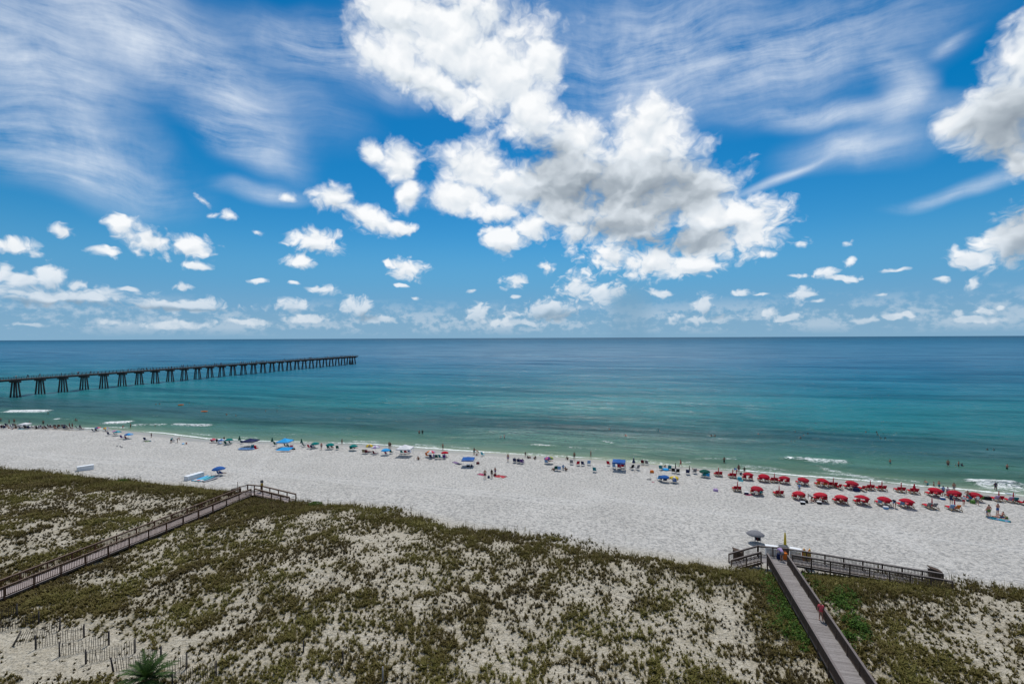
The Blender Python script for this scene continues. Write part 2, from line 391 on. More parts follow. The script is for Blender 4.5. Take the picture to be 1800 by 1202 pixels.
def sand_material():
    m = bpy.data.materials.new('sand'); m.use_nodes = True; M = NT(m.node_tree); b = M.n['Principled BSDF']
    geo = M.new('ShaderNodeNewGeometry'); P = geo.outputs['Position']
    wet = M.attr('wet'); dune = M.attr('dune'); trk = M.attr('track')
    big = M.noise(P, 0.11, 4, 0.55); mid = M.noise(P, 0.9, 4, 0.6); fine = M.noise(P, 7.0, 4, 0.65)
    prints = M.vor(P, 1.9, 1, 0.6)                                   # trodden hollows
    prints2 = M.noise(M.vm('MULTIPLY', P, (1.0, 0.75, 0.3)), 2.6, 5, 0.66)
    dry = M.mix(M.rng(big, 0.3, 0.7), (0.455, 0.438, 0.408, 1), (0.54, 0.522, 0.49, 1))
    dry = M.mix(M.rng(mid, 0.35, 0.75, 0.0, 0.5), dry, (0.40, 0.385, 0.36, 1))
    pit = M.rng(prints2, 0.46, 0.60, 0.0, 0.66)
    dry = M.mix(pit, dry, (0.20, 0.197, 0.19, 1))
    dry = M.mix(M.math('MULTIPLY', trk, 0.42), dry, (0.55, 0.54, 0.52, 1))
    dn = M.mix(M.rng(mid, 0.3, 0.7), (0.37, 0.33, 0.255, 1), (0.50, 0.458, 0.375, 1))
    dn = M.mix(M.rng(fine, 0.48, 0.64, 0.0, 0.8), dn, (0.15, 0.13, 0.085, 1))     # litter of dead stems
    cov = M.attr('cover')
    dn = M.mix(M.math('MULTIPLY', M.rng(M.noise(P, 2.2, 5, 0.68), 0.40, 0.60), M.rng(cov, 0.2, 1.1, 0.0, 0.85)), dn, (0.120, 0.100, 0.036, 1))   # thatch and creeping growth
    c = M.mix(dune, dry, dn)
    edge = M.math('ADD', wet, M.math('MULTIPLY', M.math('SUBTRACT', M.noise(P, 0.35, 4, 0.6), 0.5), 0.55))
    wf = M.rng(edge, 0.35, 0.75, 0.0, 1.0, 'SMOOTHSTEP')
    c = M.mix(wf, c, (0.30, 0.275, 0.235, 1))
    M.put(b.inputs['Base Color'], c)
    M.put(b.inputs['Roughness'], M.rng(wf, 0, 1, 0.95, 0.38)); b.inputs['Specular IOR Level'].default_value = 0.25
    h = M.math('ADD', M.math('MULTIPLY', prints, 0.5), M.math('ADD', M.math('MULTIPLY', prints2, 0.9), M.math('MULTIPLY', fine, 0.22)))
    h = M.math('MULTIPLY', h, M.math('SUBTRACT', 1.0, M.math('MULTIPLY', wf, 0.85)))
    M.put(b.inputs['Normal'], M.bump(h, 1.0, 0.34))
    return m

def sea_material():
    m = bpy.data.materials.new('sea_water'); m.use_nodes = True; M = NT(m.node_tree); b = M.n['Principled BSDF']
    geo = M.new('ShaderNodeNewGeometry'); P = geo.outputs['Position']
    off = M.attr('offshore'); foam_glint = M.attr('foam_glint')
    rot = M.mapping(P, rot=(0, 0, math.atan2(0.272, 0.962)))          # x along the shore, y out to sea
    wander = M.noise(M.mapping(rot, scale=(0.011, 0.03, 1)), 1.0, 4, 0.55)
    o2 = M.math('ADD', off, M.math('MULTIPLY', M.math('SUBTRACT', wander, 0.5), M.rng(off, 0, 60, 6, 60)))
    lg = M.math('LOGARITHM', M.math('MAXIMUM', M.math('ADD', o2, 4.0), 1.0), 10.0)   # 0.6 at the edge .. 4.6 far out
    f = M.math('DIVIDE', lg, 4.7)
    k = lambda o: math.log10(o + 4.0) / 4.7
    c = M.ramp(f, [(k(0), (0.27, 0.30, 0.21)), (k(3), (0.130, 0.195, 0.122)), (k(9), (0.070, 0.155, 0.100)), (k(20), (0.042, 0.135, 0.100)),
                   (k(30), (0.028, 0.100, 0.095)), (k(43), (0.020, 0.098, 0.102)), (k(60), (0.010, 0.136, 0.142)), (k(110), (0.006, 0.152, 0.180)),
                   (k(210), (0.001, 0.134, 0.205)), (k(420), (0.001, 0.122, 0.225)), (k(1500), (0.002, 0.130, 0.240)), (k(9000), (0.001, 0.080, 0.155))])
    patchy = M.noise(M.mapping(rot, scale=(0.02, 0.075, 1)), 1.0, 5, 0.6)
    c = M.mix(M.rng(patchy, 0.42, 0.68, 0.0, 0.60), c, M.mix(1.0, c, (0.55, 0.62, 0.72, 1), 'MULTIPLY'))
    wind_shade = M.noise(M.mapping(rot, scale=(0.006, 0.035, 1)), 1.0, 8, 0.68, dist=0.5)          # cat's-paws, and wave-trough shade painted into the colour
    c = M.mix(1.0, c, M.ramp(wind_shade, [(0.30, (0.42, 0.50, 0.60)), (0.5, (0.95, 0.95, 0.95)), (0.70, (1.22, 1.20, 1.12))]), 'MULTIPLY')
    # foam: broken lace where water breaks, and painted sun glints
    lace = M.noise(M.mapping(rot, scale=(0.45, 1.25, 1)), 1.7, 7, 0.72, dist=1.2)
    ff = M.rng(M.math('ADD', foam_glint, M.math('MULTIPLY', M.math('SUBTRACT', lace, 0.5), 2.1)), 0.44, 0.80, 0.0, 0.92, 'SMOOTHSTEP')
    ff = M.math('MULTIPLY', ff, M.rng(foam_glint, 0.02, 0.25))
    c = M.mix(ff, c, (0.80, 0.82, 0.82, 1))
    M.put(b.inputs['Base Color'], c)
    M.put(b.inputs['Roughness'], 0.9); b.inputs['Specular IOR Level'].default_value = 0.0
    w1 = M.noise(M.mapping(rot, scale=(0.16, 0.42, 1)), 1.0, 5, 0.58, dist=0.4)
    w2 = M.noise(M.mapping(rot, scale=(0.035, 0.12, 1)), 1.0, 4, 0.55, dist=0.6)
    w3 = M.noise(M.mapping(rot, scale=(1.3, 2.4, 1)), 1.0, 4, 0.6)
    h = M.math('ADD', M.math('MULTIPLY', w1, 0.55), M.math('ADD', M.math('MULTIPLY', w2, 1.6), M.math('MULTIPLY', w3, 0.10)))
    nrm = M.bump(h, 1.0, 1.5)
    M.put(b.inputs['Normal'], nrm)
    # surface gloss: a choppy surface never mirrors fully, even at a low angle
    fr = M.new('ShaderNodeFresnel'); fr.inputs['IOR'].default_value = 1.333; M.put(fr.inputs['Normal'], nrm)
    gl = M.new('ShaderNodeBsdfGlossy'); M.put(gl.inputs['Roughness'], M.rng(off, 0, 600, 0.14, 0.28)); M.put(gl.inputs['Normal'], nrm)
    cap = M.math('MULTIPLY', M.math('MINIMUM', fr.outputs[0], M.rng(off, 100, 2500, 0.28, 0.13)), M.rng(wind_shade, 0.3, 0.7, 0.45, 1.35))
    mx = M.new('ShaderNodeMixShader'); M.put(mx.inputs[0], M.math('MULTIPLY', cap, M.math('SUBTRACT', 1.0, ff)))
    M.l.new(b.outputs[0], mx.inputs[1]); M.l.new(gl.outputs[0], mx.inputs[2]); M.l.new(mx.outputs[0], M.n['Material Output'].inputs['Surface'])
    return m

def wood(name, c1, c2, rough=0.85):
    if name in MATS: return MATS[name]
    m = bpy.data.materials.new(name); m.use_nodes = True; M = NT(m.node_tree); b = M.n['Principled BSDF']
    tcn = M.new('ShaderNodeTexCoord'); oi = M.new('ShaderNodeObjectInfo'); geo = M.new('ShaderNodeNewGeometry')
    n = M.noise(M.vm('MULTIPLY', geo.outputs['Position'], (3.0, 3.0, 1.0)), 2.0, 5, 0.65)
    g = M.noise(geo.outputs['Position'], 0.5, 3, 0.6)
    f = M.math('ADD', M.math('MULTIPLY', n, 0.6), M.math('ADD', M.math('MULTIPLY', oi.outputs['Random'], 0.35), M.math('MULTIPLY', g, 0.25)))
    M.put(b.inputs['Base Color'], M.mix(M.rng(f, 0.3, 0.85), c1, c2)); b.inputs['Roughness'].default_value = rough; b.inputs['Specular IOR Level'].default_value = 0.2
    M.put(b.inputs['Normal'], M.bump(n, 0.3, 0.01))
    MATS[name] = m
    return m

# ------------------------------------------------------------------ object helpers
def link(name, data, parent=None, loc=(0, 0, 0), rotz=0.0, scale=None):
    o = bpy.data.objects.new(name, data); COL.objects.link(o)
    o.location = loc; o.rotation_euler = (0, 0, rotz)
    if scale is not None: o.scale = (scale,) * 3 if not hasattr(scale, '__len__') else scale
    if parent: o.parent = parent
    return o
def tag(o, label=None, cat=None, group=None, kind=None):
    if label: o['label'] = label
    if cat: o['category'] = cat
    if group: o['group'] = group
    if kind: o['kind'] = kind
    return o
def empty(name, loc, rotz=0.0, scale=None):
    o = link(name, None, None, loc, rotz, scale); o.empty_display_size = 0.2
    return o
def mesh_np(name, verts, faces, mats, smooth=True, midx=None):
    me = bpy.data.meshes.new(name); verts = np.asarray(verts, np.float32); faces = np.asarray(faces, np.int32)
    n = faces.shape[1]
    me.vertices.add(len(verts)); me.vertices.foreach_set('co', verts.ravel())
    me.loops.add(faces.size); me.loops.foreach_set('vertex_index', faces.ravel())
    me.polygons.add(len(faces)); me.polygons.foreach_set('loop_start', np.arange(0, faces.size, n, dtype=np.int32))
    me.polygons.foreach_set('loop_total', np.full(len(faces), n, np.int32))
    me.polygons.foreach_set('use_smooth', np.full(len(faces), smooth))
    for m in (mats if isinstance(mats, (list, tuple)) else [mats]): me.materials.append(m)
    if midx is not None: me.polygons.foreach_set('material_index', np.asarray(midx, np.int32))
    me.update(calc_edges=True)
    return me
def add_attr(me, name, vals):
    a = me.attributes.new(name, 'FLOAT', 'POINT'); a.data.foreach_set('value', np.asarray(vals, np.float32).ravel())

class MB:
    """collects simple solids into one mesh"""
    def __init__(s): s.bm = bmesh.new()
    def box(s, size, loc=(0, 0, 0), rot=None, mi=0, taper=None):
        r = bmesh.ops.create_cube(s.bm, size=1.0)['verts']
        for v in r:
            k = 1.0
            if taper is not None and v.co.z > 0: k = taper
            v.co = Vector((v.co.x * size[0] * k, v.co.y * size[1] * k, v.co.z * size[2]))
            if rot is not None: v.co = rot @ v.co
            v.co += Vector(loc)
        for f in {f for v in r for f in v.link_faces}: f.material_index = mi
        return s
    def beam(s, a, b, w, h, mi=0):
        a = Vector(a); b = Vector(b); d = b - a; q = d.to_track_quat('Y', 'Z').to_matrix()
        return s.box((w, d.length, h), (a + b) / 2, q, mi)
    def tube(s, a, b, r0, r1=None, seg=8, mi=0, cap=True):
        a = Vector(a); b = Vector(b); d = b - a; r1 = r0 if r1 is None else r1
        q = d.to_track_quat('Z', 'Y').to_matrix()
        rings = []
        for p, r in ((a, r0), (b, r1)):
            rings.append([s.bm.verts.new(p + q @ Vector((math.cos(k * 2 * PI / seg) * r, math.sin(k * 2 * PI / seg) * r, 0))) for k in range(seg)])
        for k in range(seg):
            f = s.bm.faces.new((rings[0][k], rings[0][(k + 1) % seg], rings[1][(k + 1) % seg], rings[1][k])); f.material_index = mi; f.smooth = True
        if cap:
            for rg in (rings[0][::-1], rings[1]):
                f = s.bm.faces.new(rg); f.material_index = mi
        return s
    def lathe(s, prof, seg=16, mi=0, loc=(0, 0, 0), rot=None):
        rings = []
        for r, z in prof:
            ring = []
            for k in range(seg):
                v = Vector((math.cos(k * 2 * PI / seg) * r, math.sin(k * 2 * PI / seg) * r, z))
                if rot is not None: v = rot @ v
                ring.append(s.bm.verts.new(v + Vector(loc)))
            rings.append(ring)
        for A, B in zip(rings[:-1], rings[1:]):
            for k in range(seg):
                f = s.bm.faces.new((A[k], A[(k + 1) % seg], B[(k + 1) % seg], B[k])); f.material_index = mi; f.smooth = True
        for rg in (rings[0][::-1], rings[-1]):
            if (rg[0].co - rg[seg // 2].co).length > 1e-5:
                f = s.bm.faces.new(rg); f.material_index = mi
        return s
    def poly(s, pts, thick, mi=0, M=None):
        """flat outline in x,y given thickness in z"""
        M = M or Matrix.Identity(4)
        top = [s.bm.verts.new(M @ Vector((x, y, thick / 2))) for x, y in pts]
        bot = [s.bm.verts.new(M @ Vector((x, y, -thick / 2))) for x, y in pts]
        n = len(pts)
        for f in [s.bm.faces.new(top), s.bm.faces.new(bot[::-1])] + [s.bm.faces.new((top[i - 1], bot[i - 1], bot[i], top[i])) for i in range(n)]:
            f.material_index = mi
        return s
    def mesh(s, name, mats, bevel=0.0):
        if bevel:
            bmesh.ops.bevel(s.bm, geom=list(s.bm.edges), offset=bevel, segments=1, affect='EDGES', clamp_overlap=True)
        me = bpy.data.meshes.new(name); s.bm.normal_update(); s.bm.to_mesh(me); s.bm.free()
        for m in (mats if isinstance(mats, (list, tuple)) else [mats]): me.materials.append(m)
        return me
    def build(s, name, mats, parent=None, loc=(0, 0, 0), rotz=0.0, bevel=0.0):
        return link(name, s.mesh(name, mats, bevel), parent, loc, rotz)

def paint(o, material, slot=0):
    """the object's own material on shared mesh data"""
    o.material_slots[slot].link = 'OBJECT'; o.material_slots[slot].material = material
    return o

# ------------------------------------------------------------------ beach and dunes: one sheet of sand
def axis(dense0, dense1, step, far, grow=1.16, lim=None):
    a = list(np.arange(dense0, dense1, step)); st = step
    right = [dense1]
    while right[-1] < far: st = min(st * grow, 400); right.append(right[-1] + st)
    left = [dense0]; st = step
    while left[-1] > -far: st = min(st * grow, 400); left.append(left[-1] - st)
    return np.array(left[:0:-1] + a + right)
tt = axis(-165, 92, 0.42, 9000)
qq = np.concatenate((np.arange(-14, 0, 0.5), np.arange(0, 48, 0.3), np.arange(48, 105, 0.55), 105 + np.cumsum(1.0 * 1.14 ** np.arange(48))))
T, Q = np.meshgrid(tt, qq, indexing='ij')
S = shore(T) - Q
X, Y = xy(T, S)
Z = ground(X, Y)
td = np.full(X.shape, 99.0); box = (np.abs(T + 35) < 135) & (Q > 0) & (Q < 50)
td[box] = track_dist(X[box], Y[box])
rut = np.exp(-((td - 0.0) / 0.35) ** 2)
Z = Z - 0.06 * rut + 0.05 * np.exp(-((td - 0.7) / 0.3) ** 2)
# trodden, uneven sand
zone = (np.abs(T + 35) < 140) & (Q > 4) & (Q < 60)
Z[zone] += (fbm(X[zone] / 0.8, Y[zone] / 0.8, 2) - 0.5) * 0.10
ni, nj = X.shape
idx = np.arange(ni * nj).reshape(ni, nj)
faces = np.stack((idx[:-1, :-1], idx[:-1, 1:], idx[1:, 1:], idx[1:, :-1]), -1).reshape(-1, 4)
me = mesh_np('ground', np.stack((X, Y, Z), -1).reshape(-1, 3), faces, sand_material())
DQ = dune_edge(T) - S
add_attr(me, 'wet', np.clip(1.15 - Q / 8.0, 0, 1) * (Q < 11))
add_attr(me, 'dune', np.clip((DQ + 3) / 5, 0, 1))
add_attr(me, 'track', np.maximum(rut, 0.6 * np.exp(-((td - 0.7) / 0.4) ** 2)))
tag(link('ground', me), 'white sand beach rising to pale sandy dunes', kind='structure')

# ------------------------------------------------------------------ the sea
CREST = []          # breaking waves, and sun glints painted as foam: (along-shore from, to, metres off the water's edge, height, foam strength, foam depth)
def crest(pxa, pya, pxb, pyb, h, foam_glint, depth):
    a, b = at_z(pxa, pya, 0.2), at_z(pxb, pyb, 0.2)
    (t0, s0), (t1, s1) = ts(a.x, a.y), ts(b.x, b.y)
    CREST.append((t0, t1, s0 - float(shore(t0)), s1 - float(shore(t1)), h, foam_glint, depth))
for c in ((8, 722, 92, 721, 0.55, 0.78, 4.5), (88, 736, 112, 735, 0.45, 0.78, 2.2), (112, 741, 126, 740, 0.35, 0.7, 1.4), (176, 742, 240, 741, 0.4, 0.75, 3.0), (262, 731, 280, 730, 0.35, 0.8, 2.0), (300, 745, 376, 747, 0.45, 0.74, 1.9),
          (226, 746, 300, 746, 0.3, 0.55, 2.5), (1210, 805, 1300, 804, 0.18, 0.55, 0.8), (1370, 804, 1425, 808, 0.32, 0.74, 1.1), (1400, 806, 1500, 812, 0.35, 0.62, 3.2), (1425, 815, 1560, 846, 0.15, 0.52, 5.0),
          (1690, 844, 1800, 852, 0.5, 0.68, 6.5), (1740, 850, 1840, 858, 0.4, 0.60, 4.0), (850, 758, 870, 758, 0.32, 0.62, 0.9), (888, 760, 906, 760, 0.3, 0.52, 0.8), (928, 781, 985, 783, 0.3, 0.60, 1.2), (1050, 774, 1090, 778, 0.3, 0.60, 1.2),
          (720, 780, 780, 784, 0.1, 0.52, 4.0), (920, 795, 1000, 800, 0.1, 0.50, 4.0), (1090, 806, 1180, 812, 0.1, 0.46, 3.0), (1290, 815, 1390, 826, 0.1, 0.46, 6.0)): crest(*c)  # the small central patches double as sun sparkle, painted white

ta = axis(-330, 150, 1.0, 42000, 1.14)
oo = np.concatenate((np.arange(-5, 60, 0.45), 60 + np.cumsum(0.5 * 1.022 ** np.arange(150)), ))
o_last = oo[-1]; ext = [o_last]; st = oo[-1] - oo[-2]
while ext[-1] < 42000: st = min(st * 1.12, 900); ext.append(ext[-1] + st)
oo = np.concatenate((oo, ext[1:]))
T, O = np.meshgrid(ta, oo, indexing='ij')
blend = np.exp(-np.clip(O, 0, None) / 120.0)
S = shore(T) * blend + 108.0 * (1 - blend) + O
X, Y = xy(T, S)
amp = np.clip(O / 25, 0, 1) * np.clip(1.4 - O / 900, 0.0, 1)
ph = (fbm(T / 60, S / 45, 3) - 0.5) * 14
Z = 1.7 * amp * (0.16 * np.sin(S / 1.55 + ph) * fbm(T / 22 + 9, S / 12, 2) + 0.20 * np.sin(S / 2.7 + ph * 0.7 + 1.0) * fbm(T / 40, S / 18 + 4, 2) + 0.14 * (fbm(T / 5, S / 2.2, 3) - 0.5))
foam_glint = np.zeros(X.shape)
for t0, t1, o0, o1, h, fo, dep in CREST:
    m = (T > t0 - 12) & (T < t1 + 12) & (O < 110) & (O > -6)
    tm, om = T[m], O[m]
    k = np.clip((tm - t0) / (t1 - t0), 0, 1); oc = o0 + (o1 - o0) * k + (fbm(tm / 6, tm * 0 + 3.3, 2) - 0.5) * 1.6
    end = np.clip((tm - t0) / 2.5 + 0.3, 0, 1) * np.clip((t1 - tm) / 2.5 + 0.3, 0, 1)
    d = om - oc
    Z[m] += h * end * np.exp(-np.where(d > 0, (d / 2.2) ** 2, (d / 0.8) ** 2))
    foam_glint[m] = np.maximum(foam_glint[m], fo * end * np.where(d > 0, np.exp(-(d / (dep * 0.35)) ** 2), np.exp(-(d / dep) ** 2)))
# the swash at the very edge
ed = 0.9 + 1.1 * (fbm(T / 7, T * 0 + 1.7, 3) - 0.5)
sw = np.exp(-((O - ed) / np.where(O > ed, 0.75, 0.55)) ** 2) * np.clip(-0.05 + 1.35 * fbm(T / 14 + 3, T * 0 + 9.0, 3), 0, 0.95)
foam_glint = np.maximum(foam_glint, sw * 1.0 * (O < 8))
e2 = 4.2 + 2.2 * (fbm(T / 11 + 7, T * 0 + 4.4, 3) - 0.5)
foam_glint = np.maximum(foam_glint, 0.62 * np.exp(-((O - e2) / 0.9) ** 2) * np.clip(fbm(T / 9 + 30, T * 0 + 2.0, 3) * 3.2 - 1.35, 0, 1) * (O < 10))
foam_glint = np.maximum(foam_glint, 0.40 * np.exp(-((O - 9.5 - 3 * (fbm(T / 14, T * 0 + 8.8, 2) - 0.5)) / 1.4) ** 2) * np.clip(fbm(T / 8 + 60, T * 0 + 6.0, 3) * 3.4 - 1.6, 0, 1))
Z += 0.05 * np.exp(-((O - ed) / 1.2) ** 2)
Z[O < 0] = np.minimum(Z[O < 0], 0.02)
SEA_Z = Z
ni, nj = X.shape
idx = np.arange(ni * nj).reshape(ni, nj)
faces = np.stack((idx[:-1, :-1], idx[1:, :-1], idx[1:, 1:], idx[:-1, 1:]), -1).reshape(-1, 4)
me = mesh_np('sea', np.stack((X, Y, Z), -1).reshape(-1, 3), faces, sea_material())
add_attr(me, 'offshore', np.maximum(O, 0)); add_attr(me, 'foam_glint', foam_glint)
tag(link('sea', me), 'turquoise sea with low swell and small breaking waves', kind='structure')

# ------------------------------------------------------------------ dune plants
def project(P):
    v = P - np.array(CAM)
    d = v @ np.array(_F); u = v @ np.array(CR); w = v @ np.array(CU)
    return 900 + FPX * u / d, 601 - FPX * w / d, d
# where the dunes are bare (+) or thick with growth (-): places in the view, turned into density on the ground
PATCHES = [(720, 940, 240, 26, -.42), (560, 908, 120, 14, -.45), (210, 884, 190, 24, -.55), (980, 1045, 230, 55, -.22), (1245, 1100, 80, 70, -.40), (1690, 1085, 130, 50, -.30), (110, 1155, 150, 45, -1.3), (250, 1150, 70, 40, -.7), (330, 1170, 60, 30, -.5),
           (560, 1000, 180, 40, -.18), (1000, 960, 120, 14, -.2), (1100, 1020, 120, 22, -.15), (820, 1130, 120, 40, -.15), (1570, 1045, 90, 14, -.35), (330, 985, 90, 20, .1), (60, 905, 120, 20, .0),
           (230, 1045, 170, 38, .20), (455, 893, 70, 18, .8), (60, 843, 110, 12, .6), (300, 858, 130, 10, .5), (1375, 1080, 55, 120, .75), (1500, 1032, 150, 14, .7), (1470, 1160, 40, 70, .45), (400, 1120, 130, 60, .05), (900, 1165, 220, 40, .10),
           (1600, 1160, 120, 40, .2), (100, 1060, 130, 30, .45), (620, 1180, 160, 30, .25), (330, 930, 120, 22, .0), (80, 960, 120, 30, -.1), (1780, 1040, 60, 14, .5), (1350, 1180, 60, 40, -.2), (690, 890, 110, 10, .3), (900, 940, 120, 8, .3)]
def veg_density(x, y):
    t, s = ts(x, y); dq = dune_edge(t) - s
    dq = dq + (fbm(x / 9 + 50, y / 9, 3) - 0.5) * 7 - 0.8
    P = np.stack((x, y, ground(x, y)), -1); px, py, _ = project(P)
    d = 0.70 + 0.95 * (fbm(x / 7.5 + 2, y / 7.5, 4, 0.6) - 0.5) + 1.7 * (fbm(x / 1.7, y / 1.7 + 8, 3, 0.65) - 0.5)
    for cx, cy, rx, ry, a in PATCHES:
        r = np.hypot((px - cx) / rx, (py - cy) / ry); d = d + (a if a > 0 or cy > 1140 else a * 0.62) * np.clip(1.35 - r, 0, 1)
    edge = np.clip(1 - np.abs(dq - 2.8) / 3.6, 0, 1); d = d + 0.55 * edge * np.clip(fbm(x / 5, y / 5 + 3, 3) * 2 - 0.55, 0, 1)
    d = np.where(dq < 0, d * np.clip(1 + dq / 2.2, 0, 1) * 0.75, d)
    return np.clip(d, 0, 1.3), dq, px, py

_g = bpy.data.objects['ground'].data; _c = np.empty(len(_g.vertices) * 3, np.float32); _g.vertices.foreach_get('co', _c); _c = _c.reshape(-1, 3).astype(float)
_cov = np.zeros(len(_c)); _m = (_c[:, 1] > 20) & (_c[:, 1] < 150) & (np.abs(_c[:, 0]) < 170)
_cov[_m] = veg_density(_c[_m, 0], _c[_m, 1])[0]; _cov[~_m] = 0.6
add_attr(_g, 'cover', _cov)
n_c = 440000
ct = RNG.uniform(-158, 82, n_c); cs = RNG.uniform(2, 92, n_c)
cx, cy = xy(ct, cs)
ok = (cy > 19) & (np.abs(cx) < cy * 1.13 + 13)
cx, cy = cx[ok], cy[ok]
den, dq, px, py = veg_density(cx, cy)
keep = (dq > -2.2) & (RNG.random(len(cx)) < np.clip(den, np.where((dq > 1.5) & ~((px < 300) & (py > 1110)), 0.28, 0.06), 1) ** 1.05 * 0.74)
# nothing grows through the decks
keep &= ~((px > 1340) & (px < 1545) & (py > 960) & (np.abs((px - 1366.7) - (py - 974) * 0.642) < 22))
cx, cy, den, dq = cx[keep], cy[keep], den[keep], dq[keep]
n_t = len(cx); print('tufts', n_t)
def tufts(cx, cy, size, nb, width, lean, tint, name, material, label):
    """grass clumps: every blade a bent, tapering strip"""
    n = len(cx); k = nb
    z = ground(cx, cy) - 0.02
    ang = RNG.uniform(0, 2 * PI, (n, k)); ln = size[:, None] * RNG.uniform(0.55, 1.15, (n, k))
    le = np.clip(RNG.normal(lean, 0.22, (n, k)), 0.05, 1.25)
    br = size[:, None] * 0.30 * np.sqrt(RNG.random((n, k))); ba = RNG.uniform(0, 2 * PI, (n, k))
    bx = cx[:, None] + br * np.cos(ba); by = cy[:, None] + br * np.sin(ba); bz = np.repeat(z[:, None], k, 1)
    dx, dy = np.cos(ang), np.sin(ang); wx, wy = -dy, dx
    w = width * RNG.uniform(0.7, 1.3, (n, k)) * (0.5 + size[:, None])
    h1 = ln * 0.55; l1 = h1 * np.tan(le * 0.5) * 0.8; h2 = ln * (0.75 + 0.2 * np.cos(le)); l2 = ln * np.sin(le)
    V = np.empty((n, k, 5, 3), np.float32)
    for j, (sx, off, hh, ww) in enumerate(((-1, 0, 0, w), (1, 0, 0, w), (-1, l1, h1, w * .8), (1, l1, h1, w * .8), (0, l2, h2, w))):
        V[:, :, j, 0] = bx + dx * off + wx * sx * ww / 2; V[:, :, j, 1] = by + dy * off + wy * sx * ww / 2; V[:, :, j, 2] = bz + hh
    base = (np.arange(n * k) * 5)[:, None]
    F = np.concatenate((base + [[0, 1, 3]], base + [[0, 3, 2]], base + [[2, 3, 4]]), 0)
    me = mesh_np(name, V.reshape(-1, 3), F, material, smooth=False)
    tv = np.repeat(np.clip(tint[:, None] + RNG.normal(0, 0.12, (n, k)), 0, 1).ravel(), 5); add_attr(me, 'tint', tv)
    return tag(link(name, me), label, kind='stuff')
def leaf_material(name, stops):
    m = bpy.data.materials.new(name); m.use_nodes = True; M = NT(m.node_tree); b = M.n['Principled BSDF']
    c = M.ramp(M.attr('tint'), stops); M.put(b.inputs['Base Color'], c); b.inputs['Roughness'].default_value = 0.75; b.inputs['Specular IOR Level'].default_value = 0.2
    tr = M.new('ShaderNodeBsdfTranslucent'); M.put(tr.inputs['Color'], c); mx = M.new('ShaderNodeMixShader'); mx.inputs[0].default_value = 0.2
    M.l.new(b.outputs[0], mx.inputs[1]); M.l.new(tr.outputs[0], mx.inputs[2]); M.l.new(mx.outputs[0], M.n['Material Output'].inputs['Surface'])
    return m
GRASS = leaf_material('dune_grass', [(0.0, (0.040, 0.028, 0.008)), (0.3, (0.098, 0.074, 0.020)), (0.6, (0.126, 0.107, 0.025)), (0.85, (0.126, 0.122, 0.025)), (1.0, (0.34, 0.27, 0.11))])
GREEN = leaf_material('beach_vine', [(0.0, (0.020, 0.045, 0.007)), (0.5, (0.045, 0.100, 0.011)), (1.0, (0.095, 0.175, 0.022))])
hue = np.clip(0.34 + 1.1 * (fbm(cx / 5 + 31, cy / 5, 3) - 0.5) + 0.25 * (den - 0.5), 0.02, 0.9)
sz = np.clip(0.15 + 0.22 * den + RNG.normal(0, 0.06, n_t), 0.07, 0.60)
tufts(cx, cy, sz, 8, 0.105, 0.90, hue, 'dune_grass', GRASS, 'low olive brown grass covering the sandy dunes')
# the dunes go on to either side, more loosely grown here
wt = RNG.uniform(-330, 190, 60000); ws = RNG.uniform(2, 92, 60000); wx, wy = xy(wt, ws)
far_ = (wy > 8) & (np.abs(wx) >= wy * 1.13 + 12.5) & (np.abs(wx) < wy * 1.13 + 130); wx, wy = wx[far_], wy[far_]
wd, wq, _a, _b = veg_density(wx, wy); far_ = (wq > -1) & (RNG.random(len(wx)) < np.clip(wd, 0.2, 1)); wx, wy, wd = wx[far_], wy[far_], wd[far_]
tufts(wx, wy, np.clip(0.3 + 0.4 * wd, 0.2, 0.8), 8, 0.16, 0.95, np.clip(0.34 + 1.1 * (fbm(wx / 5 + 31, wy / 5, 3) - 0.5), 0.02, 0.9), 'dune_grass', GRASS, 'olive brown grass on the dunes beyond either side')
# taller sea oats along the seaward edge, with pale seed heads
m = (dq < 7) & (RNG.random(n_t) < 0.30)
ox, oy = cx[m], cy[m]
tufts(ox, oy, np.clip(RNG.normal(0.75, 0.2, len(ox)), 0.4, 1.25), 5, 0.028, 0.35, np.clip(RNG.normal(0.55, 0.2, len(ox)), 0, 1), 'sea_oats', GRASS, 'taller wispy sea oats along the seaward dune edge')

def leafy(cx, cy, size, nb, leaf, material, name, label, hgt):
    """ground-hugging leaves at all angles"""
    n = len(cx); k = nb; z = ground(cx, cy)
    r = size[:, None] * np.sqrt(RNG.random((n, k))); a = RNG.uniform(0, 2 * PI, (n, k))
    C = np.stack((cx[:, None] + r * np.cos(a), cy[:, None] + r * np.sin(a), z[:, None] + hgt * RNG.random((n, k)) * np.sqrt(np.clip(1 - (r / (size[:, None] * 1.05)) ** 2, 0, 1)) + 0.03), -1).reshape(-1, 3)
    N = RNG.normal(0, 0.55, C.shape); N[:, 2] += 1.0; N /= np.linalg.norm(N, axis=1, keepdims=True)
    U = np.cross(N, RNG.normal(0, 1, C.shape)); U /= np.linalg.norm(U, axis=1, keepdims=True); Wv = np.cross(N, U)
    L = leaf * RNG.uniform(0.6, 1.3, (len(C), 1))
    V = np.stack((C - U * L, C + Wv * L * 0.6 + N * L * 0.15, C + U * L, C - Wv * L * 0.6 + N * L * 0.15), 1)
    base = (np.arange(len(C)) * 4)[:, None]
    F = np.concatenate((base + [[0, 1, 2]], base + [[0, 2, 3]]), 0)
    me = mesh_np(name, V.reshape(-1, 3), F, material, smooth=False); add_attr(me, 'tint', np.repeat(np.clip(RNG.normal(0.5, 0.25, len(C)), 0, 1), 4))
    return me
vx, vy = [], []
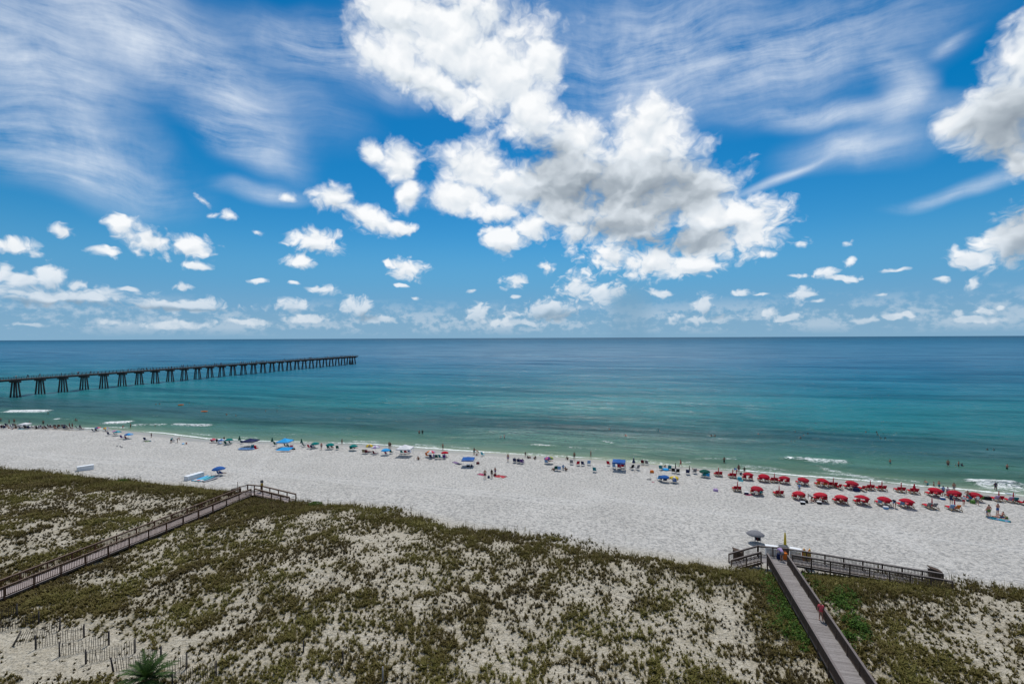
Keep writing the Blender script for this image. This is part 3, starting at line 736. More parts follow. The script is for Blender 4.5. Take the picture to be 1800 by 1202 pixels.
for (a, b, rx, ry, n) in ((1388, 1055, 30, 26, 260), (1398, 1088, 30, 30, 260), (1368, 1030, 26, 16, 80), (1412, 1122, 18, 22, 120), (1484, 1072, 18, 18, 70), (1504, 1125, 16, 18, 50)):
    for i in range(n):
        u, v = random.gauss(0, 0.6), random.gauss(0, 0.6)
        p = at_z(a + u * rx, b + v * ry, 2.3); cr = CORRIDORS[0]
        if abs(-(p.x - cr[0]) * cr[3] + (p.y - cr[1]) * cr[2]) < 1.25: continue
        vx.append(p.x); vy.append(p.y)
me = leafy(np.array(vx), np.array(vy), RNG.uniform(0.25, 0.5, len(vx)), 34, 0.09, GREEN, 'beach_vine', '', 0.55)
tag(link('beach_vine', me), 'bright green leafy vines spreading beside the plank walkway', kind='stuff')
for (a, b, r, h, lab) in ((216, 847, 1.0, 0.5, 'round green bush on open sand at the dune edge'), (553, 888, 1.15, 0.5, 'round green bush beside the weathered driftwood plank')):
    p = on_ground(a, b)
    o = empty('shrub', p); tag(o, lab, 'shrub')
    mx_ = leafy(np.array([0.0]), np.array([0.0]), np.array([r]), 900, 0.09, GREEN, 'foliage', '', h)
    co_ = np.empty(len(mx_.vertices) * 3, np.float32); mx_.vertices.foreach_get('co', co_); co_ = co_.reshape(-1, 3); co_[:, 2] -= gz(0, 0); mx_.vertices.foreach_set('co', co_.ravel())
    link('foliage', mx_, o)
    b_ = MB()
    for k in range(6):
        an = k * PI / 3; b_.tube((0, 0, -0.1), (math.cos(an) * r * .6, math.sin(an) * r * .6, h * 0.5), 0.02, 0.008, 5)
    b_.build('stem', wood('twig', (0.06, 0.04, 0.02, 1), (0.10, 0.07, 0.04, 1)), o)

# ------------------------------------------------------------------ plank walkways
DARKWOOD = wood('dark_timber', (0.070, 0.046, 0.033, 1), (0.135, 0.096, 0.072, 1))
REDWOOD = wood('stained_timber', (0.060, 0.026, 0.014, 1), (0.125, 0.062, 0.034, 1))
GREYWOOD = wood('weathered_plank', (0.16, 0.145, 0.14, 1), (0.27, 0.25, 0.245, 1))
CAPWOOD = wood('handrail_timber', (0.12, 0.10, 0.095, 1), (0.20, 0.175, 0.165, 1))
CAP2 = wood('brown_handrail', (0.10, 0.065, 0.045, 1), (0.17, 0.12, 0.09, 1))
PALEWOOD = wood('pale_plank', (0.27, 0.225, 0.21, 1), (0.39, 0.335, 0.32, 1))
E3 = Vector((E2[0], E2[1], 0)); N3 = Vector((N2[0], N2[1], 0)); UP = Vector((0, 0, 1))
_plank = {}
def plank_mesh(w, d, material):
    key = (round(w, 2), round(d, 3), material.name)
    if key not in _plank: _plank[key] = MB().box((w, d, 0.04)).mesh('plank', material)
    return _plank[key]
_bal = {}
def baluster_mesh(h, material):
    key = (round(h, 2), material.name)
    if key not in _bal: _bal[key] = MB().box((0.04, 0.04, h), (0, 0, h / 2)).mesh('baluster', material)
    return _bal[key]
def deck(root, A, B, width, pitch=0.152, material=None, rail=1.05):
    """planks and joists from A to B (deck-level centre line)"""
    A, B = Vector(A), Vector(B); d = B - A; L = Vector((d.x, d.y, 0)).length; u = Vector((d.x, d.y, 0)) / L; side = Vector((u.y, -u.x, 0))
    rz = math.atan2(u.y, u.x) - PI / 2
    pm = plank_mesh(width, pitch - 0.012, material); n = int(L / pitch); R = root.location
    for i in range(n):
        p = A + d * ((i + 0.5) / n) + Vector((0, 0, random.uniform(-0.004, 0.004)))
        link('plank', pm, root, p - R, rz + random.uniform(-0.006, 0.006))
    for sgn in (-1, 1):
        MB().beam(A + side * sgn * (width / 2 - 0.1) - UP * 0.13 - R, B + side * sgn * (width / 2 - 0.1) - UP * 0.13 - R, 0.06, 0.2).build('joist', DARKWOOD, root)
def railing(root, A, B, h=1.06, post_every=2.0, bal=0.125, single=True, timber=None, cap=None, stuff=None, ends=True, drop=None):
    """posts, top rail, lower rail and balusters along A-B at deck level"""
    A, B = Vector(A), Vector(B); d = B - A; L = d.length; R = root.location; timber = timber or DARKWOOD; cap = cap or CAPWOOD
    n = max(1, round(L / post_every))
    for i in range(n + 1):
        if not ends and i in (0,): continue
        p = A + d * (i / n); g = gz(p.x, p.y) - 0.3; b = min(g, p.z - 0.3)
        MB().box((0.12, 0.12, p.z + h - b), (0, 0, (p.z + h - b) / 2)).build('post', timber, root, (p.x - R.x, p.y - R.y, b - R.z), math.atan2(d.y, d.x))
    MB().beam(A + UP * (h + 0.022) - R, B + UP * (h + 0.022) - R, 0.17, 0.045).build('handrail', cap, root)
    MB().beam(A + UP * (h - 0.10) - R, B + UP * (h - 0.10) - R, 0.045, 0.10).build('upper_rail', timber, root)
    MB().beam(A + UP * 0.12 - R, B + UP * 0.12 - R, 0.045, 0.09).build('lower_rail', timber, root)
    nb = int(L / bal); bm_ = baluster_mesh(h - 0.22, timber); rz = math.atan2(d.y, d.x)
    for i in range(nb):
        p = A + d * ((i + 0.5) / nb) + UP * 0.10
        if stuff is not None and not single: stuff.box((0.04, 0.04, h - 0.22), p - R + UP * ((h - 0.22) / 2), Matrix.Rotation(rz, 3, 'Z'))
        elif stuff is not None and callable(single) and not single(p): stuff.box((0.04, 0.04, h - 0.22), p - R + UP * ((h - 0.22) / 2), Matrix.Rotation(rz, 3, 'Z'))
        else: link('baluster', bm_, root, p - R, rz)

# the near walkway, right of the view
ZC, RH = 4.36, 1.08; ZD = ZC - RH                       # handrail and deck heights
p0 = at_z(1513, 1201.6, ZC); p1 = at_z(1366.7, 974, ZC)
ax = (p1 - p0); ax.z = 0; ax.normalize(); sd = Vector((ax.y, -ax.x, 0)); HWD = 1.0
near_end = p0 - ax * 6.0
root = empty('plank_walkway', (p1.x, p1.y, gz(p1.x, p1.y)))
tag(root, 'grey plank walkway over the dunes with stairs and a long side ramp', 'walkway')
dz = Vector((0, 0, -RH))
deck(root, near_end + dz, p1 + dz, 2 * HWD, 0.17, GREYWOOD)
loose = MB()
for s_ in (-1, 1):
    railing(root, near_end + dz + sd * s_ * HWD, p1 + dz + sd * s_ * HWD, RH, 2.1, 0.125, False, stuff=loose)
# landing, then the ramp to the right and the steps to the left
l0 = p1 + ax * 0.1; l1 = l0 + ax * 1.75
rampw = 1.55
deck(root, l0 + dz, l1 + dz, 3.0, 0.17, GREYWOOD)
fl = l1 - sd * 1.5; fr = l1 + sd * 1.5
railing(root, fl + dz, fr + dz, RH, 1.5, 0.125, True)
r_a = l1 + sd * 1.56; r_b = l1 - ax * rampw + sd * 1.56
e_s = at_z(1660, 1011, 3.25); e_l = at_z(1672, 1022, 3.25)
run = (e_s - r_a).dot(sd)
drop = 1.05
q_s = r_a + sd * run - UP * drop; q_l = r_b + sd * run - UP * drop
deck(root, (r_a + r_b) / 2 + dz, (q_s + q_l) / 2 + dz, rampw, 0.17, GREYWOOD)
railing(root, r_a + dz, q_s + dz, RH, 1.9, 0.128, True); railing(root, r_b + dz, q_l + dz, RH, 1.9, 0.128, True)
s_a = l1 - sd * 1.56; s_b = l1 - ax * 1.6 - sd * 1.56
srun = 3.0; sdrop = 1.25
t_s = s_a - sd * srun - UP * sdrop; t_l = s_b - sd * srun - UP * sdrop
railing(root, s_a + dz, t_s + dz, RH, 1.5, 0.135, True); railing(root, s_b + dz, t_l + dz, RH, 1.5, 0.135, True)
for i in range(8):
    k = (i + 0.5) / 8; p = (s_a + s_b) / 2 + dz - sd * srun * k - UP * (sdrop * (i + 1) / 8.5)
    MB().box((0.36, 1.6, 0.045)).build('tread', GREYWOOD, root, p - root.location, math.atan2(sd.y, sd.x))
for w_ in (s_a, s_b):
    MB().beam(w_ + dz - UP * 0.2 - root.location, w_ + dz - sd * srun - UP * (sdrop + 0.15) - root.location, 0.06, 0.26).build('stringer', DARKWOOD, root)
bl = loose.build('balusters', DARKWOOD, root); bl['kind'] = 'stuff'
# piles under the deck
for i in range(10):
    c = near_end.lerp(p1, (i + 0.5) / 10) + dz
    for s_ in (-1, 1):
        q = c + sd * s_ * 0.8; g = gz(q.x, q.y) - 0.3
        MB().tube((0, 0, 0), (0, 0, q.z - 0.22 - g), 0.1, 0.1, 8).build('pile', DARKWOOD, root, (q.x - root.location.x, q.y - root.location.y, g - root.location.z))
NEAR_WALK = (p0, p1, ax, sd, ZD, l0, l1)

# the far walkway, left of the view
ZC2, RH2 = 3.95, 1.05
a0 = (at_z(0, 1019, ZC2) + at_z(0, 1034, ZC2)) / 2; a1 = (at_z(432, 855, ZC2) + at_z(432, 861.5, ZC2)) / 2
ax2 = a1 - a0; ax2.z = 0; ax2.normalize(); sd2 = Vector((ax2.y, -ax2.x, 0)); HW2 = 1.0
a0 = a0 - ax2 * 5.0
root2 = empty('boardwalk', (a1.x, a1.y, gz(a1.x, a1.y)))
tag(root2, 'long brown boardwalk with picket railings crossing the dunes at left', 'boardwalk')
dz2 = Vector((0, 0, -RH2))
deck(root2, a0 + dz2, a1 + dz2, 2 * HW2, 0.19, PALEWOOD)
loose = MB()
railing(root2, a0 + dz2 - sd2 * HW2, a1 + dz2 - sd2 * HW2, RH2, 2.4, 0.16, False, REDWOOD, CAP2, stuff=loose)
cnt = [0]
def first250(p): cnt[0] += 1; return cnt[0] <= 250
railing(root2, a0 + dz2 + sd2 * HW2, a1 + dz2 + sd2 * HW2, RH2, 2.4, 0.16, first250, REDWOOD, CAP2, stuff=loose)
m1 = a1 + ax2 * 0.1; m2 = m1 + ax2 * 1.7
deck(root2, m1 + dz2, m2 + dz2, 2.6, 0.19, PALEWOOD)
railing(root2, m2 + dz2 - sd2 * 1.3, m2 + dz2 + sd2 * 1.3, RH2, 1.3, 99, False, REDWOOD, CAP2, stuff=loose)
ra, rb = m2 + sd2 * 1.36, m2 - ax2 * 1.5 + sd2 * 1.36
deck(root2, (ra + rb) / 2 + dz2, (ra + rb) / 2 + dz2 + sd2 * 6.6 - UP * 0.85, 1.5, 0.19, PALEWOOD)
for w_ in (ra, rb): railing(root2, w_ + dz2, w_ + dz2 + sd2 * 6.6 - UP * 0.85, RH2, 1.7, 99, False, REDWOOD, CAP2, stuff=loose)
la, lb = m2 - sd2 * 1.36, m2 - ax2 * 1.6 - sd2 * 1.36
for w_ in (la, lb): railing(root2, w_ + dz2, w_ + dz2 - sd2 * 3.2 - UP * 1.0, RH2, 1.6, 99, False, REDWOOD, CAP2, stuff=loose)
for i in range(7):
    p = (la + lb) / 2 + dz2 - sd2 * (3.2 * (i + 0.5) / 7) - UP * (1.0 * (i + 1) / 7.5)
    MB().box((0.42, 1.55, 0.045)).build('tread', PALEWOOD, root2, p - root2.location, math.atan2(sd2.y, sd2.x))
bl = loose.build('balusters', REDWOOD, root2); bl['kind'] = 'stuff'
for i in range(16):
    c = a0.lerp(a1, (i + 0.5) / 16) + dz2
    for s_ in (-1, 1):
        q = c + sd2 * s_ * 0.8; g = gz(q.x, q.y) - 0.3
        MB().tube((0, 0, 0), (0, 0, max(0.3, q.z - 0.22 - g)), 0.1, 0.1, 8).build('pile', DARKWOOD, root2, (q.x - root2.location.x, q.y - root2.location.y, g - root2.location.z))

# ------------------------------------------------------------------ the long pier
PIERC = mat('pier_concrete', (0.060, 0.055, 0.053, 1), 0.9, 0.25, 0.6)
PIERD = mat('pier_timber', (0.060, 0.052, 0.048, 1), 0.9, 0.25, 1.2)
b0 = at_z(27, 696.5, 0); b1 = at_z(613, 640.5, 0)
pv = b1 - b0; span = pv.length / 28; pv.normalize(); pc = Vector((pv.y, -pv.x, 0))
start = b0 - pv * span * 6
pier = empty('fishing_pier', start); tag(pier, 'long dark fishing pier on splayed piles running out to sea', 'pier')
prz = math.atan2(pv.y, pv.x) - PI / 2
ZP = 8.6
cap_m = MB().box((6.4, 1.3, 1.0)).mesh('pile_cap', PIERC); pile_ms = []
for sx in (-1, 1):
    for sy in (-1, 1):
        pile_ms.append(MB().tube((sx * 2.45, sy * 0.75, -2.0), (sx * 1.35, sy * 0.45, ZP - 1.6), 0.36, 0.34, 8).mesh('pile', PIERC))
span_m = MB().box((5.6, span - 0.05, 0.30), (0, 0, 0.15)).box((0.5, span - 0.05, 0.75), (-2.0, 0, -0.25)).box((0.5, span - 0.05, 0.75), (2.0, 0, -0.25)).box((0.5, span - 0.05, 0.75), (0, 0, -0.25)).mesh('deck_span', PIERC)
rl = MB()
for sx in (-1, 1):
    for k in range(5): rl.box((0.12, 0.12, 1.1), (sx * 2.7, (k - 2) * span / 5, 0.85))
    for zz in (0.55, 0.9): rl.box((0.05, span - 0.02, 0.09), (sx * 2.7, 0, zz))
    rl.box((0.2, span - 0.02, 0.06), (sx * 2.7, 0, 1.42))
rail_m = rl.mesh('railing', PIERD)
for i in range(35):
    p = pv * span * i
    link('pile_cap', cap_m, pier, p + UP * (ZP - 1.3), prz)
    for pm in pile_ms: link('pile', pm, pier, p, prz)
    if i < 34:
        c = p + pv * span / 2 + UP * (ZP - 0.3)
        link('deck_span', span_m, pier, c, prz); link('railing', rail_m, pier, c, prz)
# the wider head of the pier
hd = pv * span * 34 + UP * (ZP - 0.3)
MB().box((9.5, 12.0, 0.35), (0, 0, 0.15)).box((9.2, 0.5, 0.8), (0, -5, -0.3)).box((9.2, 0.5, 0.8), (0, 5, -0.3)).build('pier_head', PIERC, pier, hd + pv * 5.2, prz)
rl = MB()
for sx in (-1, 1):
    rl.box((0.2, 12, 0.06), (sx * 4.65, 0, 1.42)); rl.box((0.06, 12, 0.09), (sx * 4.65, 0, 0.85))
    for k in range(7): rl.box((0.12, 0.12, 1.1), (sx * 4.65, k * 2 - 6, 0.85))
rl.box((9.3, 0.2, 0.06), (0, 5.95, 1.42)); rl.box((9.3, 0.06, 0.09), (0, 5.95, 0.85))
rl.build('railing', PIERD, pier, hd + pv * 5.2, prz)
for k in (1, 2):
    for pm in pile_ms: link('pile', pm, pier, pv * (span * 34 + k * 4.6), prz)
    link('pile_cap', cap_m, pier, pv * (span * 34 + k * 4.6) + UP * (ZP - 1.3), prz)
PIER = (start, pv, pc, span, ZP)

# ------------------------------------------------------------------ sand fences, lower left
FENCEWOOD = wood('fence_lath', (0.022, 0.019, 0.020, 1), (0.055, 0.048, 0.048, 1))
lath = [MB().box((0.034, 0.012, h), (0, 0, h / 2)).mesh('slat', FENCEWOOD) for h in (1.0, 1.08, 1.15)]
FENCES = [((-55, 1103), (30, 1083), 0, 'sand fence at the frame edge, farthest up the slope beneath the boardwalk'), ((-20, 1116), (68.4, 1096), 0, 'sand fence second down the slope from the boardwalk, reaching the frame edge'),
          ((22, 1135.5), (105.7, 1107.5), 0.45, 'sand fence leaning over sideways with its end post tilted'), ((62.5, 1141), (148, 1120), 0, 'sand fence directly below the leaning one, a grass tuft at its middle'),
          ((104.5, 1153), (191.8, 1133), 0, 'sand fence half hidden by grass growing through its middle'), ((150.5, 1166.5), (237.5, 1147), 0, 'sand fence with bare white sand beyond its upper end post'),
          ((198.8, 1181), (283.5, 1161), -0.12, 'sand fence directly behind the small palm, its laths askew'), ((255, 1193), (328.5, 1174), 0, 'sand fence whose lower end hides behind the palm fronds'),
          ((303, 1206), (380, 1188), 0, 'sand fence lowest on the slope, right of the palm')]
for (pa, pb, leanf, lab) in FENCES:
    A, B = on_ground(*pa), on_ground(*pb)
    f = empty('sand_fence', A); tag(f, lab, 'fence', 'slatted sand fences in the lower left corner')
    d = B - A; L = d.length; u = d / L; rz = math.atan2(d.y, d.x)
    pts = [A + d * k for k in (0, 1)] if L < 6 else [A, A + d * 0.5, B]
    for j, p in enumerate(pts):
        tilt = leanf if (leanf and j == 0) else 0.0
        o = MB().tube((0, 0, -0.4), (0, 0, 1.15), 0.055, 0.05, 7).build('post', FENCEWOOD, f, (p.x - A.x, p.y - A.y, gz(p.x, p.y) - A.z)); o.rotation_euler = (0, tilt, rz)
    n = int(L / 0.15); wire = []
    for i in range(n):
        k = (i + 0.5) / n; p = A + d * k; z = gz(p.x, p.y) - A.z
        sag = -0.10 * math.sin(k * PI) + random.uniform(-0.05, 0.03)
        o = link('slat', lath[i % 3], f, (p.x - A.x, p.y - A.y, z + sag)); o.rotation_euler = (random.gauss(0, 0.03), leanf * (1 - k) + random.gauss(0, 0.04), rz)
        wire.append(Vector((p.x - A.x, p.y - A.y, z + sag)))
    wb = MB()
    for hh in (0.25, 0.8):
        for a_, b_ in zip(wire[:-1], wire[1:]): wb.tube(a_ + UP * hh, b_ + UP * hh, 0.008, 0.008, 4, cap=False)
    wb.build('wire', FENCEWOOD, f)
# broken remains farther along
for (a, b, h, lab) in ((533.5, 1146, 0.95, 'leftmost of three lone dark posts standing in the dune grass'), (603, 1165, 0.95, 'middle one of three lone dark posts, fallen laths at its foot'), (673, 1201, 1.25, 'pale grey post at the lower frame edge in dune grass')):
    p = on_ground(a, b); f = empty('fence_post', p); tag(f, lab, 'post', 'remains of a broken sand fence')
    MB().tube((0, 0, -0.3), (0, 0, h), 0.06, 0.05, 7).build('post', FENCEWOOD if a < 650 else GREYWOOD, f)
    for k in range(7 if a < 650 else 2):
        o = link('slat', lath[k % 3], f, (-0.5 - 0.11 * k, -0.25 + random.uniform(-.1, .1), 0.12 + 0.02 * k)); o.rotation_euler = (random.uniform(0.9, 1.4), random.uniform(-0.5, 0.3), random.uniform(0.4, 1.2))

# small palm in front of the fences
PALM = leaf_material('palm_leaf', [(0.0, (0.012, 0.030, 0.005)), (0.5, (0.024, 0.058, 0.009)), (1.0, (0.055, 0.095, 0.02))])
DEADPALM = mat('dead_frond', (0.16, 0.10, 0.05, 1), 0.9)
pp = at_z(258, 1216, 3.0); pp.z = gz(pp.x, pp.y)
palm = empty('palm_tree', pp); tag(palm, 'small palm with spiky green fronds at the bottom frame edge', 'palm')
MB().lathe([(0.20, -0.2), (0.17, 0.15), (0.19, 0.3), (0.15, 0.45), (0.17, 0.6), (0.13, 0.8)], 12).build('trunk', wood('palm_bark', (0.05, 0.035, 0.02, 1), (0.13, 0.095, 0.06, 1)), palm)
for k in range(34):
    an = k * 2.399; el0 = 1.42 - 0.040 * k + random.uniform(-.08, .08); L = random.uniform(1.7, 2.3); V, F, tv = [], [], []
    pts = []; p = Vector((0, 0, 0.75)); e = el0
    for j in range(9):
        pts.append(p.copy()); p = p + Vector((math.cos(an) * math.cos(e), math.sin(an) * math.cos(e), math.sin(e))) * (L / 8); e -= 0.13
    side = Vector((-math.sin(an), math.cos(an), 0))
    for j in range(8):
        a_, b_ = pts[j], pts[j + 1]; w = 0.014 * (1 - j / 9)
        i0 = len(V); V += [a_ - side * w, a_ + side * w, b_ + side * w * .8, b_ - side * w * .8]; F += [(i0, i0 + 1, i0 + 2), (i0, i0 + 2, i0 + 3)]; tv += [0.8] * 4
        if j < 1: continue
        for m_ in range(3):
            c = a_.lerp(b_, m_ / 3); dr = (b_ - a_).normalized()
            ll = 0.55 * math.sin(PI * min(1, 0.15 + (j + m_ / 3) / 9.5))
            for sg in (-1, 1):
                d2 = (side * sg * 0.75 + dr * 0.75 + UP * random.uniform(-.05, .3)).normalized(); wv = dr * 0.05; i0 = len(V); t_ = random.uniform(0.1, 0.9)
                V += [c - wv, c + wv, c + d2 * ll - UP * 0.05]; F += [(i0, i0 + 1, i0 + 2)]; tv += [t_] * 3
    me = mesh_np('frond', [tuple(v) for v in V], F, PALM if k < 29 or k % 2 else DEADPALM, smooth=False); add_attr(me, 'tint', tv); link('frond', me, palm)

# driftwood plank, storage chests
p = on_ground(538, 886)
o = MB().box((2.1, 0.28, 0.16), (0, 0, 0.10)).box((2.0, 0.22, 0.12), (-0.25, -0.35, 0.04)).build('driftwood_plank', GREYWOOD, None, p, -0.12, 0.02); tag(o, 'weathered grey timber lying on sand beside the round bush', 'timber')

# ------------------------------------------------------------------ people
def person_mesh(name, J, bones):
    """one continuous body grown over a jointed skeleton; returns the mesh and its bone segments"""
    names = list(J); me = bpy.data.meshes.new(name)
    me.from_pydata([J[n][:3] for n in names], [(names.index(a), names.index(b)) for a, b in bones], [])
    ob = bpy.data.objects.new(name, me); COL.objects.link(ob)
    sk = ob.modifiers.new('skin', 'SKIN'); sk.use_smooth_shade = True
    sv = me.skin_vertices[0].data
    for i, n in enumerate(names):
        r = J[n][3]; sv[i].radius = (r, r) if not isinstance(r, tuple) else r; sv[i].use_root = (n == 'pelvis')
    ss = ob.modifiers.new('sub', 'SUBSURF'); ss.levels = 2; ss.render_levels = 2
    dg = bpy.context.evaluated_depsgraph_get(); dg.update()
    out = bpy.data.meshes.new_from_object(ob.evaluated_get(dg))
    bpy.data.objects.remove(ob)
    return out

def skeleton(pelvis, lean, arms, legs, head_dy=0.0):
    """pelvis: (y, z); lean: forward lean of the trunk in radians; arms and legs: joints per side (x is outward)"""
    J = {}; py_, pz_ = pelvis
    def tr(l, x=0.0, fwd=0.0): return (x, py_ + math.sin(lean) * l + math.cos(lean) * fwd, pz_ + math.cos(lean) * l - math.sin(lean) * fwd)
    J['pelvis'] = tr(0) + ((0.155, 0.115),); J['spine'] = tr(0.20) + ((0.135, 0.10),); J['chest'] = tr(0.40, 0, 0.015) + ((0.165, 0.115),)
    J['neck'] = tr(0.535) + (0.056,)
    h = tr(0.66, 0, 0.03); J['head'] = (h[0], h[1] + head_dy, h[2]) + ((0.085, 0.098),)
    h = tr(0.755, 0, 0.025); J['crown'] = (h[0], h[1] + head_dy, h[2]) + ((0.06, 0.07),)
    bones = [('pelvis', 'spine'), ('spine', 'chest'), ('chest', 'neck'), ('neck', 'head'), ('head', 'crown')]
    for s, k in ((-1, 'l'), (1, 'r')):
        a = arms[0] if s < 0 else arms[-1]; g = legs[0] if s < 0 else legs[-1]
        J['sho' + k] = tr(0.46, s * 0.185) + (0.068,)
        for n, p, r in zip(('elb', 'wri', 'han'), a, (0.044, 0.031, 0.036)): J[n + k] = (s * p[0], p[1], p[2], r)
        J['hip' + k] = (s * 0.095, py_, pz_ - 0.04, 0.095)
        for n, p, r in zip(('kne', 'ank', 'toe'), g, (0.06, 0.042, 0.036)): J[n + k] = (s * p[0], p[1], p[2], r)
        bones += [('chest', 'sho' + k), ('sho' + k, 'elb' + k), ('elb' + k, 'wri' + k), ('wri' + k, 'han' + k), ('pelvis', 'hip' + k), ('hip' + k, 'kne' + k), ('kne' + k, 'ank' + k), ('ank' + k, 'toe' + k)]
    return J, bones

ARM = ((0.255, -0.03, 1.16), (0.285, 0.04, 0.92), (0.285, 0.07, 0.84)); LEG = ((0.115, 0.02, 0.50), (0.125, -0.03, 0.085), (0.14, 0.13, 0.035))
POSES = {
    'stand': skeleton((0, 0.95), 0.02, [ARM], [LEG]),
    'hips': skeleton((0, 0.95), -0.02, [((0.36, -0.08, 1.18), (0.19, 0.05, 1.02), (0.15, 0.09, 1.0))], [((0.13, 0.02, 0.50), (0.17, -0.03, 0.085), (0.19, 0.13, 0.035))]),
    'walk': skeleton((0, 0.94), 0.06, [((0.25, 0.10, 1.18), (0.25, 0.26, 1.0), (0.24, 0.32, 0.96)), ((0.25, -0.16, 1.18), (0.27, -0.24, 0.96), (0.27, -0.25, 0.88))],
                     [((0.10, -0.06, 0.52), (0.11, -0.34, 0.15), (0.11, -0.24, 0.04)), ((0.10, 0.20, 0.54), (0.11, 0.27, 0.09), (0.12, 0.43, 0.04))]),
    'fold': skeleton((0, 0.95), 0.05, [((0.27, 0.06, 1.16), (0.10, 0.22, 1.14), (0.03, 0.23, 1.15))], [LEG]),
    'bend': skeleton((-0.12, 0.92), 0.95, [((0.24, 0.42, 0.98), (0.22, 0.46, 0.72), (0.21, 0.47, 0.63))], [((0.12, 0.03, 0.50), (0.13, -0.05, 0.085), (0.14, 0.11, 0.035))]),
    'wade': skeleton((0, 0.95), 0.0, [((0.34, 0.0, 1.22), (0.46, 0.14, 1.08), (0.49, 0.21, 1.05))], [LEG]),
    'sit': skeleton((0, 0.14), -0.25, [((0.30, -0.16, 0.36), (0.29, -0.30, 0.12), (0.29, -0.33, 0.05))], [((0.13, 0.40, 0.42), (0.13, 0.66, 0.09), (0.14, 0.80, 0.05))]),
    'chair': skeleton((-0.05, 0.40), -0.35, [((0.30, -0.12, 0.66), (0.30, 0.10, 0.55), (0.29, 0.18, 0.54))], [((0.13, 0.36, 0.46), (0.14, 0.52, 0.10), (0.14, 0.66, 0.05))]),
    'lounge': skeleton((-0.10, 0.52), -0.85, [((0.30, -0.30, 0.70), (0.29, -0.08, 0.60), (0.28, 0.0, 0.58))], [((0.11, 0.34, 0.60), (0.11, 0.76, 0.52), (0.12, 0.84, 0.62))]),
    'lie': skeleton((0, 0.13), -1.42, [((0.33, -0.42, 0.10), (0.34, -0.18, 0.08), (0.33, -0.10, 0.08))], [((0.12, 0.44, 0.14), (0.13, 0.86, 0.07), (0.14, 0.92, 0.16))]),
}
SKIN_BASE = mat('skin_tan', (0.30, 0.15, 0.095, 1), 0.55, 0.08, 9)
DARKDOT = mat('eye', (0.02, 0.015, 0.012, 1), 0.3, 0.0)
def seg_dist(p, a, b):
    ab = b - a; k = max(0, min(1, (p - a).dot(ab) / max(ab.length_squared, 1e-9))); return (p - a - ab * k).length, k
def shell(name, me, faces, off):
    """a garment: a copy of part of the body's surface, a little proud of it"""
    vs = sorted({v for f in faces for v in me.polygons[f].vertices}); mp = {v: i for i, v in enumerate(vs)}
    co = [me.vertices[v].co + me.vertices[v].normal * off for v in vs]
    out = bpy.data.meshes.new(name); out.from_pydata(co, [], [[mp[v] for v in me.polygons[f].vertices] for f in faces])
    out.materials.append(SKIN_BASE)
    for p in out.polygons: p.use_smooth = True
    return out
